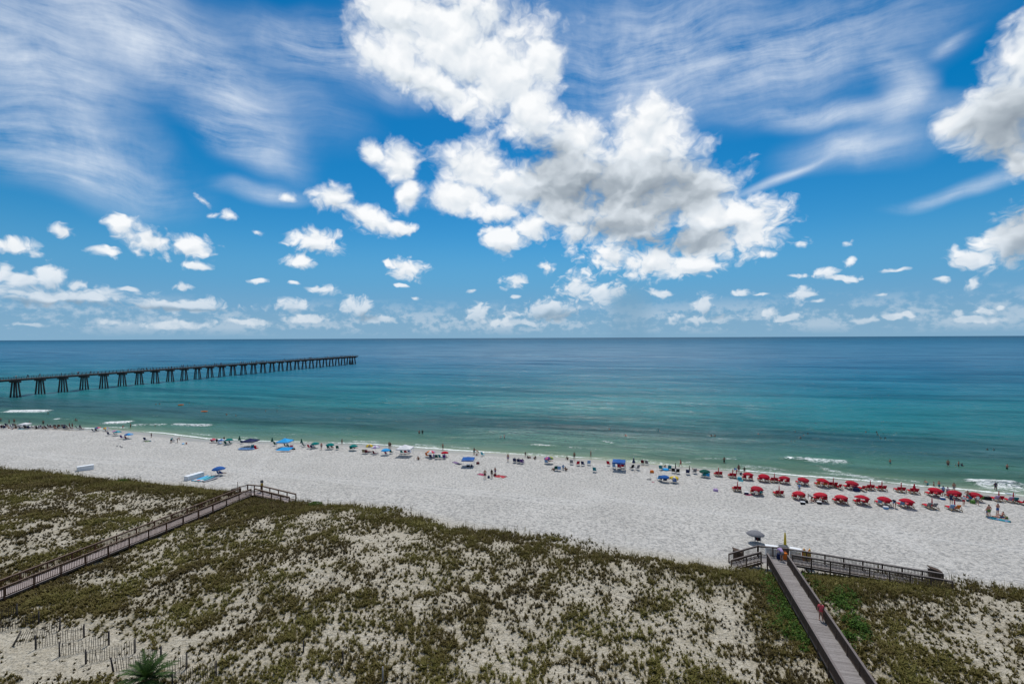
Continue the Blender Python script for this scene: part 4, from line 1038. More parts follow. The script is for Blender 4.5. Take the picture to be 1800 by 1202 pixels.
def make_person(pose):
    J, bones = POSES[pose]; me = person_mesh('person', J, bones)
    V = {n: Vector(J[n][:3]) for n in J}
    segs = [(a, b) for a, b in bones]
    trunk_f, brief_f, top_f, shirt_f, leg_f, hair_f = [], [], [], [], [], []
    hc = V['head']; up = (V['crown'] - V['neck']).normalized(); fw = Vector((0, 1, 0)) - up * up.y; fw.normalize()
    for f in me.polygons:
        c = f.center; best = min(((seg_dist(c, V[a], V[b]), a, b) for a, b in segs), key=lambda q: q[0][0]); k = best[0][1]; a, b = best[1], best[2]
        if a[:3] in ('nec', 'hea'):
            if a == 'head' or k > 0.35:
                d = c - hc
                if d.dot(up) > 0.045 or (d.dot(fw) < -0.012 and d.dot(up) > -0.075): hair_f.append(f.index)
            continue
        if a == 'pelvis' and b.startswith('hip') or (a == 'pelvis' and b == 'spine' and k < 0.35): brief_f.append(f.index); trunk_f.append(f.index)
        elif a.startswith('hip') and k < 0.55:
            trunk_f.append(f.index)
            if k < 0.12: brief_f.append(f.index)
        elif a.startswith('hip') or a.startswith('kne'): leg_f.append(f.index)
        elif a in ('spine', 'chest', 'pelvis'):
            shirt_f.append(f.index)
            top_f.append(f.index)
        elif a.startswith('sho') and k < 0.6: shirt_f.append(f.index)
    bm = bmesh.new(); bm.from_mesh(me)
    def blob(c, r, mi, sc=(1, 1, 1)):
        vs = bmesh.ops.create_icosphere(bm, subdivisions=1, radius=r)['verts']
        for v in vs: v.co = Vector((v.co.x * sc[0], v.co.y * sc[1], v.co.z * sc[2])) + c
        for f in {f for v in vs for f in v.link_faces}: f.material_index = mi; f.smooth = True
    blob(hc + fw * 0.098 - up * 0.012, 0.018, 0, (0.8, 1.2, 1.4))                                        # nose
    for s in (-1, 1):
        blob(hc + fw * 0.085 + up * 0.018 + Vector((s * 0.034, 0, 0)), 0.012, 1)                         # eyes
        blob(hc + Vector((s * 0.088, 0, 0)), 0.026, 0, (0.4, 0.8, 1.1))                                  # ears
    blob(hc + fw * 0.088 - up * 0.055, 0.016, 1, (1.6, 0.5, 0.4))                                        # mouth
    # fingers, rooted in the palm
    def tube(a, b, r0, r1):
        q = (b - a).to_track_quat('Z', 'Y').to_matrix(); rg = []
        for p, r in ((a, r0), (b, r1)): rg.append([bm.verts.new(p + q @ Vector((math.cos(i * PI / 2) * r, math.sin(i * PI / 2) * r, 0))) for i in range(4)])
        for i in range(4): bm.faces.new((rg[0][i], rg[0][(i + 1) % 4], rg[1][(i + 1) % 4], rg[1][i])).smooth = True
        bm.faces.new(rg[1])
    for s, k in ((-1, 'l'), (1, 'r')):
        w, h = V['wri' + k], V['han' + k]; d = (h - w).normalized(); sx = d.cross(Vector((s, 0, 0.15))).normalized(); inn = d.cross(sx).normalized()
        for j, (o, l) in enumerate(((-0.027, 0.066), (-0.009, 0.078), (0.009, 0.074), (0.027, 0.058))):
            b0 = h + sx * o + d * 0.01; b1 = b0 + d * l * 0.55; b2 = b1 + (d * 0.8 + inn * 0.5).normalized() * l * 0.5
            tube(b0, b1, 0.010, 0.009); tube(b1, b2, 0.009, 0.007)
        t0 = w.lerp(h, 0.55) - sx * 0.03; t1 = t0 + (d * 0.6 - sx * 0.8).normalized() * 0.04; tube(t0, t1, 0.012, 0.010); tube(t1, t1 + d * 0.032, 0.010, 0.008)
    full = bpy.data.meshes.new('person'); bm.to_mesh(full); bm.free()
    full.materials.clear(); full.materials.append(SKIN_BASE); full.materials.append(DARKDOT)
    parts = {'trunks': shell('trunks', me, trunk_f, 0.014), 'briefs': shell('briefs', me, brief_f, 0.012), 'suit': shell('swimsuit', me, list(set(top_f + brief_f)), 0.010), 'shirt': shell('shirt', me, shirt_f, 0.016), 'hair': shell('hair', me, hair_f, 0.018)}
    return full, parts
_people = {}
SKINS = {'p': (0.46, 0.26, 0.18, 1), 't': (0.32, 0.165, 0.105, 1), 'b': (0.19, 0.095, 0.06, 1), 'r': (0.42, 0.19, 0.13, 1)}
HAIRS = {'d': (0.02, 0.014, 0.010, 1), 'b': (0.07, 0.04, 0.02, 1), 'y': (0.30, 0.20, 0.09, 1), 'g': (0.25, 0.24, 0.23, 1)}
CLO = {'black': (0.02, 0.02, 0.022, 1), 'navy': (0.02, 0.03, 0.09, 1), 'blue': (0.03, 0.12, 0.38, 1), 'teal': (0.02, 0.20, 0.24, 1), 'aqua': (0.08, 0.42, 0.52, 1), 'red': (0.46, 0.012, 0.032, 1), 'red2': (0.40, 0.016, 0.035, 1), 'red3': (0.52, 0.025, 0.045, 1), 'maroon': (0.13, 0.02, 0.03, 1),
       'pink': (0.60, 0.14, 0.24, 1), 'purple': (0.12, 0.05, 0.22, 1), 'green': (0.10, 0.22, 0.05, 1), 'white': (0.72, 0.72, 0.74, 1), 'grey': (0.22, 0.22, 0.24, 1), 'orange': (0.65, 0.17, 0.03, 1), 'yellow': (0.70, 0.50, 0.05, 1), 'khaki': (0.28, 0.22, 0.13, 1), 'coral': (0.70, 0.10, 0.12, 1), 'lblue': (0.22, 0.38, 0.62, 1), 'dkgreen': (0.01, 0.09, 0.07, 1), 'seagreen': (0.0, 0.20, 0.19, 1), 'lilac': (0.45, 0.32, 0.55, 1), 'sky': (0.03, 0.36, 0.75, 1)}
SEAWARD = -math.atan2(0.272, 0.962)
def clothm(c): return cloth('cloth_' + c, CLO[c], 0.12)
def person(loc, pose, face=0.0, h=1.72, skin='t', hair='d', wear='trunks', col='navy', top=None, label='', group='people on the beach and in the water', tilt=None):
    if pose not in _people: _people[pose] = make_person(pose)
    body, parts = _people[pose]; k = h / 1.72
    o = link('person', body, None, loc, SEAWARD + math.radians(face), k)
    paint(o, mat('skin_' + skin, SKINS[skin], 0.55, 0.08, 9)); tag(o, label, 'person', group)
    link('hair', parts['hair'], o); paint(o.children[-1], mat('hair_' + hair, HAIRS[hair], 0.7, 0.2, 30))
    c = link({'trunks': 'swim_trunks', 'briefs': 'swim_briefs', 'suit': 'swimsuit'}[wear], parts[wear], o); paint(c, clothm(col))
    if top: c = link('shirt', parts['shirt'], o); paint(c, clothm(top))
    return o

# ------------------------------------------------------------------ beach furniture
WOODTAN = wood('lounger_timber', (0.30, 0.19, 0.10, 1), (0.46, 0.32, 0.19, 1))
METAL = mat('white_tube', (0.62, 0.62, 0.63, 1), 0.35, 0.05, 5, 0, 0.5)
def canopy_mesh(R=1.22, z0=1.32, z1=1.78, seg=8):
    """open umbrella cloth: eight sagging gores with a short hanging edge; one material slot per gore"""
    bm = bmesh.new(); sub = 4; prof = [(0.02, z1), (0.25, z1 - 0.03), (0.5, z1 - 0.115), (0.75, z1 - 0.25), (1.0, z0)]
    n = seg * sub; rings = []
    for r, z in prof:
        ring = []
        for i in range(n):
            a = 2 * PI * i / n; ph = (i % sub) / sub; sag = math.sin(ph * PI)
            rr = R * r * (1 - 0.055 * sag * r); ring.append(bm.verts.new((math.cos(a) * rr, math.sin(a) * rr, z - 0.03 * sag * r + (0.0))))
        rings.append(ring)
    low = [bm.verts.new((v.co.x * 1.0, v.co.y * 1.0, v.co.z - 0.09 - 0.02 * math.sin((i % sub) / sub * PI))) for i, v in enumerate(rings[-1])]; rings.append(low)
    for A, B in zip(rings[:-1], rings[1:]):
        for i in range(n):
            f = bm.faces.new((A[i], B[i], B[(i + 1) % n], A[(i + 1) % n])); f.material_index = i // sub; f.smooth = True
    f = bm.faces.new(rings[0]); f.material_index = 0
    me = bpy.data.meshes.new('canopy'); bm.to_mesh(me); bm.free()
    for i in range(seg): me.materials.append(clothm('red'))
    return me
CANOPY = canopy_mesh()
POLE = MB().tube((0, 0, -0.35), (0, 0, 1.86), 0.022, 0.022, 8).lathe([(0.0, 1.93), (0.03, 1.91), (0.035, 1.87), (0.02, 1.84)], 8).mesh('pole', METAL)
_rb = MB()
for k in range(8):
    a = 2 * PI * k / 8; _rb.tube((0, 0, 1.74), (math.cos(a) * 1.2, math.sin(a) * 1.2, 1.30), 0.008, 0.006, 4); _rb.tube((0, 0, 1.38), (math.cos(a) * 0.62, math.sin(a) * 0.62, 1.54), 0.007, 0.006, 4)
RIBS = _rb.mesh('rib_frame', METAL)
FURLED = MB().lathe([(0.015, 1.84), (0.05, 1.72), (0.075, 1.4), (0.09, 1.1), (0.105, 0.8), (0.12, 0.62), (0.07, 0.60), (0.025, 0.62)], 10).mesh('furled_canopy', clothm('red'))
HALF = MB().lathe([(0.015, 1.84), (0.08, 1.7), (0.14, 1.4), (0.22, 1.1), (0.34, 0.78), (0.36, 0.74), (0.20, 0.8), (0.03, 1.1)], 12).mesh('furled_canopy', clothm('red'))
def umbrella(loc, cols, label, group=None, scale=1.0, tilt=(0.0, 0.0), rz=0.0, name='beach_umbrella'):
    o = empty(name, loc); o.rotation_euler = (tilt[0], tilt[1], rz); o.scale = scale if isinstance(scale, tuple) else (scale,) * 3
    tag(o, label, 'umbrella', group)
    link('pole', POLE, o); c = link('canopy', CANOPY, o); link('rib_frame', RIBS, c)
    for i in range(8): paint(c, cloth('cloth_' + cols[i % len(cols)] + '_u', CLO[cols[i % len(cols)]], 0.30), i)
    return o
def furled(loc, col, label, group=None, scale=1.0, half=False):
    o = empty('beach_umbrella', loc); o.scale = (scale,) * 3; tag(o, label, 'umbrella', group)
    link('pole', POLE, o); c = link('furled_canopy', HALF if half else FURLED, o); paint(c, clothm(col))
    return o
def _lounger():
    fr = MB()
    for sx in (-0.29, 0.29): fr.beam((sx, -0.95, 0.30), (sx, 0.95, 0.30), 0.05, 0.07)
    for sy in (-0.9, 0.9): fr.box((0.63, 0.05, 0.06), (0, sy, 0.30))
    frame = fr.mesh('frame', WOODTAN)
    leg = MB().box((0.06, 0.06, 0.40), (0, 0, 0.10)).mesh('leg', WOODTAN)
    seat = MB().box((0.58, 1.18, 0.09), (0, 0.34, 0.385)).mesh('seat_cushion', clothm('red'), 0.02)
    q = Matrix.Rotation(math.radians(-58), 3, 'X')
    back = MB().box((0.58, 0.80, 0.09), Vector((0, -0.46, 0.72)), Matrix.Rotation(math.radians(-58), 3, 'X')).mesh('back_cushion', clothm('red'), 0.02)
    brace = MB().tube((0, -0.75, 0.33), (0, -0.62, 0.90), 0.02, 0.02, 6).mesh('back_brace', WOODTAN)
    return frame, leg, seat, back, brace
LOUNGER = _lounger()
def lounger(loc, label, group, face=0.0, back_col='red', seat_col='red'):
    o = empty('sun_lounger', loc, SEAWARD + math.radians(face)); tag(o, label, 'sun lounger', group)
    link('frame', LOUNGER[0], o)
    for sx in (-0.29, 0.29):
        for sy in (-0.85, 0.85): link('leg', LOUNGER[1], o, (sx, sy, 0))
    paint(link('seat_cushion', LOUNGER[2], o), clothm(seat_col)); paint(link('back_cushion', LOUNGER[3], o), clothm(back_col)); [link('back_brace', LOUNGER[4], o, (sx, 0, 0)) for sx in (-0.26, 0.26)]
    return o
def _chair():
    fr = MB()
    for sx in (-0.28, 0.28):
        fr.tube((sx, -0.30, 0.0), (sx, 0.28, 0.34), 0.014, 0.014, 6).tube((sx, 0.26, 0.0), (sx, -0.22, 0.33), 0.014, 0.014, 6).tube((sx, -0.20, 0.30), (sx, -0.44, 0.92), 0.014, 0.014, 6)
        fr.tube((sx, -0.30, 0.52), (sx, 0.24, 0.50), 0.018, 0.018, 6).tube((sx, 0.24, 0.50), (sx, 0.26, 0.30), 0.014, 0.014, 6)
    fr.tube((-0.28, -0.44, 0.92), (0.28, -0.44, 0.92), 0.014, 0.014, 6)
    frame = fr.mesh('frame', METAL)
    seat = MB().box((0.54, 0.52, 0.025), (0, 0.03, 0.31), Matrix.Rotation(0.06, 3, 'X')).mesh('seat', clothm('navy'))
    back = MB().box((0.54, 0.025, 0.64), (0, -0.325, 0.61), Matrix.Rotation(0.37, 3, 'X')).mesh('backrest', clothm('navy'))
    return frame, seat, back
CHAIR = _chair()
def chair(loc, col, label, face=0.0, scale=1.12, group='folding chairs along the water'):
    o = empty('beach_chair', loc, SEAWARD + math.radians(face), scale); tag(o, label, 'chair', group)
    link('frame', CHAIR[0], o); paint(link('seat', CHAIR[1], o), clothm(col)); paint(link('backrest', CHAIR[2], o), clothm(col))
    return o
def tent(loc, w, d, eave, peak, col, label, face=0.0, hang=0.22, legc=None):
    o = empty('canopy_tent', loc, SEAWARD + math.radians(face)); tag(o, label, 'canopy tent', 'pop-up canopy tents')
    bm = bmesh.new(); n = 5; hx, hy = w / 2, d / 2
    apex = bm.verts.new((0, 0, peak)); rim = []
    cs = [(-hx, -hy), (hx, -hy), (hx, hy), (-hx, hy)]
    for i in range(4):
        a, b = cs[i], cs[(i + 1) % 4]
        for k in range(n): f = k / n; rim.append(bm.verts.new((a[0] + (b[0] - a[0]) * f, a[1] + (b[1] - a[1]) * f, eave - 0.05 * math.sin(f * PI))))
    mid = [bm.verts.new((v.co.x * 0.5, v.co.y * 0.5, eave + (peak - eave) * 0.42)) for v in rim]; m = len(rim)
    for i in range(m):
        j = (i + 1) % m; bm.faces.new((apex, mid[i], mid[j])); bm.faces.new((mid[i], rim[i], rim[j], mid[j]))
    me = bpy.data.meshes.new('roof'); bm.to_mesh(me); bm.free(); me.materials.append(cloth('tent_' + col, CLO[col], 0.22)); link('roof', me, o)
    vb = MB()
    for i in range(4):
        a, b = cs[i], cs[(i + 1) % 4]; vb.box((abs(b[0] - a[0]) + 0.02, abs(b[1] - a[1]) + 0.02, hang) if True else None, ((a[0] + b[0]) / 2 * 1.004, (a[1] + b[1]) / 2 * 1.004, eave - 0.05 - hang / 2))
    vb.build('valance', cloth('tent_' + col, CLO[col], 0.22), o)
    for x, y in cs: MB().tube((0, 0, -0.05), (-x * 0.02, -y * 0.02, eave - 0.05), 0.022, 0.02, 6).build('leg', METAL, o, (x * 0.97, y * 0.97, 0))
    return o
def towel(loc, w, l, col, label, rz=0.0, name='towel', cat='towel', stripe=None):
    bm = bmesh.new(); nx, ny = 5, 8; V = [[bm.verts.new(((i / nx - .5) * w, (j / ny - .5) * l, 0.02 + 0.03 * random.random())) for j in range(ny + 1)] for i in range(nx + 1)]
    for i in range(nx):
        for j in range(ny): f = bm.faces.new((V[i][j], V[i + 1][j], V[i + 1][j + 1], V[i][j + 1])); f.smooth = True; f.material_index = 1 if (stripe and j % 3 == 1) else 0
    r = bmesh.ops.solidify(bm, geom=bm.faces[:], thickness=0.015)
    me = bpy.data.meshes.new(name); bm.to_mesh(me); bm.free(); me.materials.append(clothm(col)); me.materials.append(clothm(stripe or col))
    o = link(name, me, None, loc, SEAWARD + rz); tag(o, label, cat); return o
def bag(loc, col, label, w=0.45, d=0.3, h=0.4, name='beach_bag', cat='bag'):
    o = empty(name, loc, SEAWARD); tag(o, label, cat)
    MB().box((w, d, h), (0, 0, h / 2), None, 0, 0.86).build('body', clothm(col), o, bevel=0.04)
    hb = MB()
    for s in (-1, 1):
        pts = [Vector((math.cos(k * PI / 6) * w * 0.3, s * d * 0.3, h + math.sin(k * PI / 6) * 0.16)) for k in range(7)]
        for a, b in zip(pts[:-1], pts[1:]): hb.tube(a, b, 0.015, 0.015, 5)
    hb.build('handle', clothm(col), o); return o
def cooler(loc, col, label, rz=0.0):
    o = empty('cooler', loc, SEAWARD + rz); tag(o, label, 'cooler')
    MB().box((0.62, 0.36, 0.34), (0, 0, 0.18), None, 0, 1.06).build('body', clothm(col), o, bevel=0.02); MB().box((0.68, 0.41, 0.06), (0, 0, 0.385)).build('lid', mat('white_plastic', (0.7, 0.7, 0.7, 1), 0.4), o, bevel=0.015)
    MB().tube((-0.34, 0, 0.3), (-0.34, 0, 0.5), 0.012, 0.012, 5).tube((0.34, 0, 0.3), (0.34, 0, 0.5), 0.012, 0.012, 5).tube((-0.34, 0, 0.5), (0.34, 0, 0.5), 0.014, 0.014, 5).build('handle', METAL, o); return o
def board_mesh(L, w, t, cols):
    """pointed, rockered board or hull; the deck carries its own stripe colours"""
    bm = bmesh.new(); n = 14; rows = []
    for i in range(n + 1):
        f = i / n * 2 - 1; ww = w / 2 * max(0.04, (1 - abs(f) ** 2.6)) ; z = 0.09 * f * f * L / 3
        rows.append([bm.verts.new((x * ww, f * L / 2, z + zz * t)) for x, zz in ((-1, 0.5), (-0.6, 1.0), (-0.2, 1.05), (0.2, 1.05), (0.6, 1.0), (1, 0.5), (0.6, 0.05), (-0.6, 0.05))])
    for i, (A, B) in enumerate(zip(rows[:-1], rows[1:])):
        for k in range(8):
            f = bm.faces.new((A[k], A[(k + 1) % 8], B[(k + 1) % 8], B[k])); f.smooth = True
            f.material_index = (1 if k in (0, 4) else 0) if i not in (2, 3) else min(2, len(cols) - 1)
    bm.faces.new(rows[0][::-1]); bm.faces.new(rows[-1])
    me = bpy.data.meshes.new('board'); bm.to_mesh(me); bm.free()
    for c in cols: me.materials.append(mat('gloss_' + c, CLO[c], 0.3, 0.05, 4, 0, 0.5))
    return me

# ------------------------------------------------------------------ red hire loungers and umbrellas, in pairs
ORD = ['first', 'second', 'third', 'fourth', 'fifth', 'sixth', 'seventh', 'eighth', 'ninth', 'tenth', 'eleventh', 'twelfth', 'thirteenth', 'fourteenth', 'fifteenth', 'sixteenth', 'seventeenth', 'eighteenth', 'nineteenth', 'twentieth']
SEAROW = [(1263.5, 838, 'c'), (1288.5, 841, 'c'), (1315.5, 844.5, 'o'), (1343.5, 847.5, 'o'), (1362, 849, 'c'), (1380, 851, 'o'), (1412.5, 853.5, 'o'), (1446, 856.5, 'o'), (1466, 858, 'c'), (1498, 861, 'o'), (1531.5, 862.5, 'c'), (1552, 863.5, 'c'), (1586, 866.5, 'c'), (1609, 869, 'h'),
          (1646, 874, 'o'), (1681, 878, 'o'), (1716, 881.5, 'o'), (1758.5, 882.5, 'c'), (1784, 885, 'c')]
LANDROW = [(1297, 865, 'c'), (1331, 870, 'o'), (1370.5, 873, 'c'), (1406, 879, 'o'), (1445, 883, 'o'), (1480.5, 886.5, 'o'), (1517, 888.5, 'o'), (1556, 890, 'o'), (1596, 894, 'o'), (1640.5, 896, 'c'), (1680.5, 899, 'c')]
TOWELS = {('seaward', 6): ('white', 'pink'), ('seaward', 7): ('orange', 'orange'), ('landward', 7): ('lblue', 'red'), ('landward', 8): ('lblue', 'red'), ('landward', 9): ('grey', 'grey'), ('landward', 10): ('lblue', 'orange'), ('seaward', 18): ('lilac', 'teal'), ('seaward', 17): ('lilac', 'red')}
for row, lst in (('seaward', SEAROW), ('landward', LANDROW)):
    for i, (a, b, kind) in enumerate(lst):
        p = on_ground(a, b); nm = '%s pair from the left in the %s row' % (ORD[i], row)
        tw = TOWELS.get((row, i), ('red', 'red'))
        gap = 0.36 if kind != 'o' else 0.56
        for s, w in ((-1, 'left'), (1, 'right')):
            c = p + E3 * s * gap + N3 * (0.75 + random.uniform(-.1, .1)); c.z = gz(c.x, c.y)
            lounger(c, '%s red lounger of the %s' % (w, nm), 'red hire loungers', random.uniform(-7, 7), 'red' if tw[(s + 1) // 2] == 'red' else tw[(s + 1) // 2])
        c = p + N3 * 0.35; c.z = gz(c.x, c.y)
        if kind == 'o': umbrella(c, [random.choice(('red', 'red2', 'red3'))], 'open red umbrella over the %s' % nm, 'red hire umbrellas', random.uniform(0.78, 0.87), (random.uniform(-.14, .14), random.uniform(-.14, .14)), random.uniform(0, 0.7))
        else: furled(c, 'red', 'furled red umbrella between the %s' % nm, 'red hire umbrellas', 1.0, kind == 'h')
for (a, b, lab) in ((1515, 862, 'single red lounger just right of the umbrella with a navy bag beside it'), (1474, 859, 'single rust red lounger left of the umbrella with the pink towel'), (1797, 887, 'red lounger cut off by the right frame edge')):
    c = on_ground(a, b); lounger(c, lab, 'red hire loungers', 10)

# ------------------------------------------------------------------ other umbrellas (the point given is the foot of the pole)
RAINBOW = ['coral', 'orange', 'yellow', 'green', 'aqua', 'blue', 'purple', 'pink']
UMB = [(172, 757, RAINBOW, 'rainbow umbrella with pink side, leftmost of the umbrellas', 1.0), (186, 757.5, ['coral', 'orange', 'yellow', 'lblue'], 'orange and yellow umbrella right of the rainbow one', 0.95),
       (202, 763, ['pink', 'lilac'], 'pink striped umbrella peeping from behind a turquoise one', 0.95), (206.5, 765.5, ['aqua', 'teal'], 'turquoise umbrella in front of a pink striped one', 1.2), (226, 771, ['sky', 'lblue', 'blue'], 'wide tilted light blue umbrella with striped panels', 1.35),
       (375, 778, ['coral', 'pink'], 'faded coral umbrella left of a pale blue one', 1.0), (389.5, 779.5, ['lblue', 'blue', 'lblue', 'white'], 'pale blue and white umbrella beside a green one', 1.08), (402, 780.5, ['seagreen'], 'sea green umbrella touching the pale blue and white one', 1.3),
       (554.5, 787.5, ['seagreen'], 'sea green umbrella left of the bare-chested standing man', 1.3), (580, 789.5, ['seagreen'], 'sea green umbrella right of the bare-chested standing man', 1.3), (621, 792, ['seagreen'], 'sea green umbrella standing alone left of a tan one', 1.3),
       (649.5, 794, ['yellow', 'khaki'], 'tan and ochre umbrella left of the white one on a tall pole', 1.15), (660.5, 796.5, ['white', 'lilac'], 'pale translucent umbrella on a tall thin pole', 1.3), (678, 800, ['sky'], 'bright sky blue umbrella left of the white canopy tent', 1.35),
       (757, 803.5, ['purple', 'blue', 'aqua', 'yellow', 'orange', 'white', 'coral', 'lilac'], 'multicoloured umbrella left of the small red one', 1.35), (782, 803, ['red'], 'small red umbrella beside the multicoloured one', 1.12),
       (965, 815, ['green', 'yellow', 'aqua', 'blue', 'pink', 'purple'], 'multicoloured lime, blue and magenta umbrella at the water edge', 1.35), (1168.5, 847.5, ['blue'], 'royal blue umbrella left of a yellow one', 1.15), (1185, 848, ['yellow', 'yellow', 'white'], 'yellow umbrella with a white panel', 1.08),
       (1239, 838.5, ['dkgreen'], 'dark green umbrella between furled poles near the red rows', 1.3), (385, 835.5, ['blue'], 'lone blue umbrella on empty sand near the white chests', 1.5), (1328, 954, ['grey'], 'large dark grey umbrella near the walkway stairs', 1.35)]
for a, b, cols, lab, sc in UMB:
    if lab.startswith('tan') or lab.startswith('pale tr'): sc = (sc * 0.66, sc * 0.66, 1.05)
    else: sc *= 0.65
    umbrella(on_ground(a, b), cols, lab, 'beach umbrellas', sc, (random.uniform(-.06, .06), random.uniform(-.08, .08)), random.uniform(0, 0.7))
for a, b, col, lab in ((421, 778, 'dkgreen', 'furled green umbrella left of the navy canopy tent'), (478.5, 781, 'dkgreen', 'furled green umbrella left of the blue canopy tent'), (530, 783.5, 'dkgreen', 'furled green umbrella right of the blue canopy tent'), (1114, 819.5, 'navy', 'furled navy umbrella behind the pair of grey loungers'),
                       (1187.5, 829, 'black', 'furled black umbrella between two black chairs'), (1212, 834, 'black', 'furled dark umbrella left of the dark green open one')):
    furled(on_ground(a, b), col, lab, 'beach umbrellas', 1.05, col in ('navy', 'dkgreen'))
# yellow furled umbrella on the sand behind the walkway landing
furled(on_ground(1380, 977), 'yellow', 'furled yellow umbrella standing behind the walkway landing', 'beach umbrellas', 1.55)

# canopy tents
tent(on_ground(440, 784.5), 3.2, 3.0, 1.55, 2.1, 'navy', 'slate navy canopy tent left of the bright blue one', 8)
tent(on_ground(501, 786.5), 3.0, 3.0, 1.7, 2.4, 'sky', 'bright blue canopy tent with a low tarp in front', 12)
tent(on_ground(712, 801.5), 3.3, 3.1, 1.95, 2.7, 'white', 'white canopy tent with three empty chairs beneath', 10)
tent(on_ground(823, 819.5), 2.5, 2.6, 1.65, 2.05, 'blue', 'royal blue canopy tent standing forward on the sand', 14)
tent(on_ground(1088, 826.5), 2.5, 2.5, 1.95, 2.3, 'blue', 'blue canopy tent with red chairs and a dark post beneath', 0, 0.3)

# chairs
CH = [(383, 778, 'black', 'dark chair under the faded coral umbrella'), (374, 778, 'maroon', 'maroon chair left under the faded coral umbrella'), (387, 781, 'lblue', 'pale blue chair under the pale blue and white umbrella'), (398, 782, 'dkgreen', 'dark chair left under the sea green umbrella beside pale blue'), (406, 781, 'dkgreen', 'dark green chair right under the sea green umbrella beside pale blue'),
      (426, 780, 'dkgreen', 'green chair left of the navy canopy tent'), (484.5, 783, 'dkgreen', 'green chair between a furled umbrella and the blue canopy tent'), (503, 786, 'black', 'dark chair under the blue canopy tent'), (508, 787, 'seagreen', 'green chair right under the blue canopy tent'), (535, 785, 'dkgreen', 'green chair right of the third furled green umbrella'),
      (544, 788, 'red', 'red chair left of the umbrella by the bare-chested man'), (549, 789, 'navy', 'dark chair in shade left of the bare-chested man'), (578, 789.5, 'dkgreen', 'green chair left under the umbrella right of the bare-chested man'), (593.5, 790, 'dkgreen', 'empty green chair in the sun right of the bare-chested man'), (617.5, 791, 'dkgreen', 'green chair under the umbrella left of the tan one'),
      (640, 797, 'khaki', 'olive chair under the tan umbrella'), (645, 797.5, 'maroon', 'maroon chair under the tan umbrella'), (659, 799.5, 'maroon', 'maroon chair at the foot of the tall thin pole'), (688, 797, 'dkgreen', 'dark green chair right of the sky blue umbrella'), (707, 797.5, 'seagreen', 'green chair, left of three beneath the white tent'), (713.5, 797.5, 'red', 'red chair, middle of three beneath the white tent'), (720, 796.5, 'blue', 'blue chair, right of three beneath the white tent'),
      (751.5, 803, 'orange', 'orange chair under the multicoloured umbrella'), (758, 806, 'navy', 'navy chair under the multicoloured umbrella'), (767.5, 806.5, 'dkgreen', 'green chair between the multicoloured and red umbrellas'), (774.5, 806.5, 'teal', 'teal chair left of the small red umbrella'), (781, 806.5, 'purple', 'purple chair in the red umbrella shade'),
      (849, 801.5, 'aqua', 'turquoise chair alone at the water edge'), (905, 813, 'navy', 'navy chair, leftmost of three in a tight row'), (912, 814, 'navy', 'navy chair, middle of three in a tight row'), (918, 815, 'purple', 'purple chair, rightmost of three in a tight row'), (960.5, 815, 'lblue', 'grey blue chair by the lime and magenta umbrella'),
      (977, 827, 'dkgreen', 'green chair at the left of the seated group on open sand'), (983, 827.5, 'lblue', 'light blue chair in the seated group on open sand'), (1005, 816, 'grey', 'grey chair, first of four empty chairs facing the water'), (1015.5, 818, 'red', 'red chair, second of four empty chairs facing the water'), (1025, 818.5, 'navy', 'blue chair, third of four empty chairs facing the water'), (1035, 817, 'lblue', 'pale blue chair, last of four empty chairs facing the water'),
      (1045.5, 829.5, 'teal', 'teal chair alone on open sand'), (1070, 818, 'red', 'red chair left of the tent with red chairs'), (1080, 823, 'lblue', 'blue chair inside the tent with red chairs'), (1088, 823.5, 'red', 'red chair at left inside the far blue tent'), (1094, 822.5, 'red', 'red chair at right inside the far blue tent'),
      (1129.5, 816, 'maroon', 'maroon chair at the water edge, left of two'), (1137.5, 817, 'grey', 'grey chair at the water edge, right of two'), (1162, 826, 'teal', 'teal chair near a round aqua tub'), (1177, 826, 'teal', 'teal chair right of the round aqua tub'), (1184, 831, 'black', 'black chair left of the black furled umbrella'), (1191, 832, 'black', 'black chair right of the black furled umbrella'),
      (1159, 844, 'sky', 'bright blue chair left of the royal blue umbrella'), (1169, 847, 'navy', 'navy chair under the royal blue umbrella'), (1186, 849, 'blue', 'blue chair under the yellow umbrella'), (1209, 833.5, 'navy', 'navy chair by the furled dark umbrella'), (1220.5, 832, 'grey', 'grey chair tipped back near the dark green umbrella'),
      (1236.5, 839, 'teal', 'teal chair, left of two under the dark green umbrella'), (1244.5, 839.5, 'sky', 'bright blue chair, right of two under the dark green umbrella'), (386, 835, 'blue', 'blue chair under the lone blue umbrella'), (1332, 953, 'black', 'dark chair under the large grey umbrella'),
      (165, 759, 'navy', 'navy chair left under the leftmost rainbow umbrella'), (171, 759, 'black', 'black chair right under the leftmost rainbow umbrella'), (188, 759.5, 'maroon', 'low maroon chair under the orange and yellow umbrella'), (192, 765, 'navy', 'navy chair under the turquoise umbrella'), (203, 765.5, 'black', 'black chair under the turquoise umbrella'), (215, 771, 'purple', 'purple chair under the wide light blue umbrella'), (223, 772.5, 'maroon', 'maroon chair under the wide light blue umbrella'),
      (256, 775, 'navy', 'navy chair beside green towels near the wet sand'), (305, 776.5, 'navy', 'navy chair between two bathers at the water edge')]
for a, b, col, lab in CH: chair(on_ground(a, b), col, lab, random.uniform(-25, 25), 1.2)
chair(on_ground(1110, 825), 'black', 'grey framed lounger, left of two by the furled navy umbrella', 40, 1.25); chair(on_ground(1120, 825.5), 'grey', 'grey framed lounger, right of two by the furled navy umbrella', 40, 1.25)
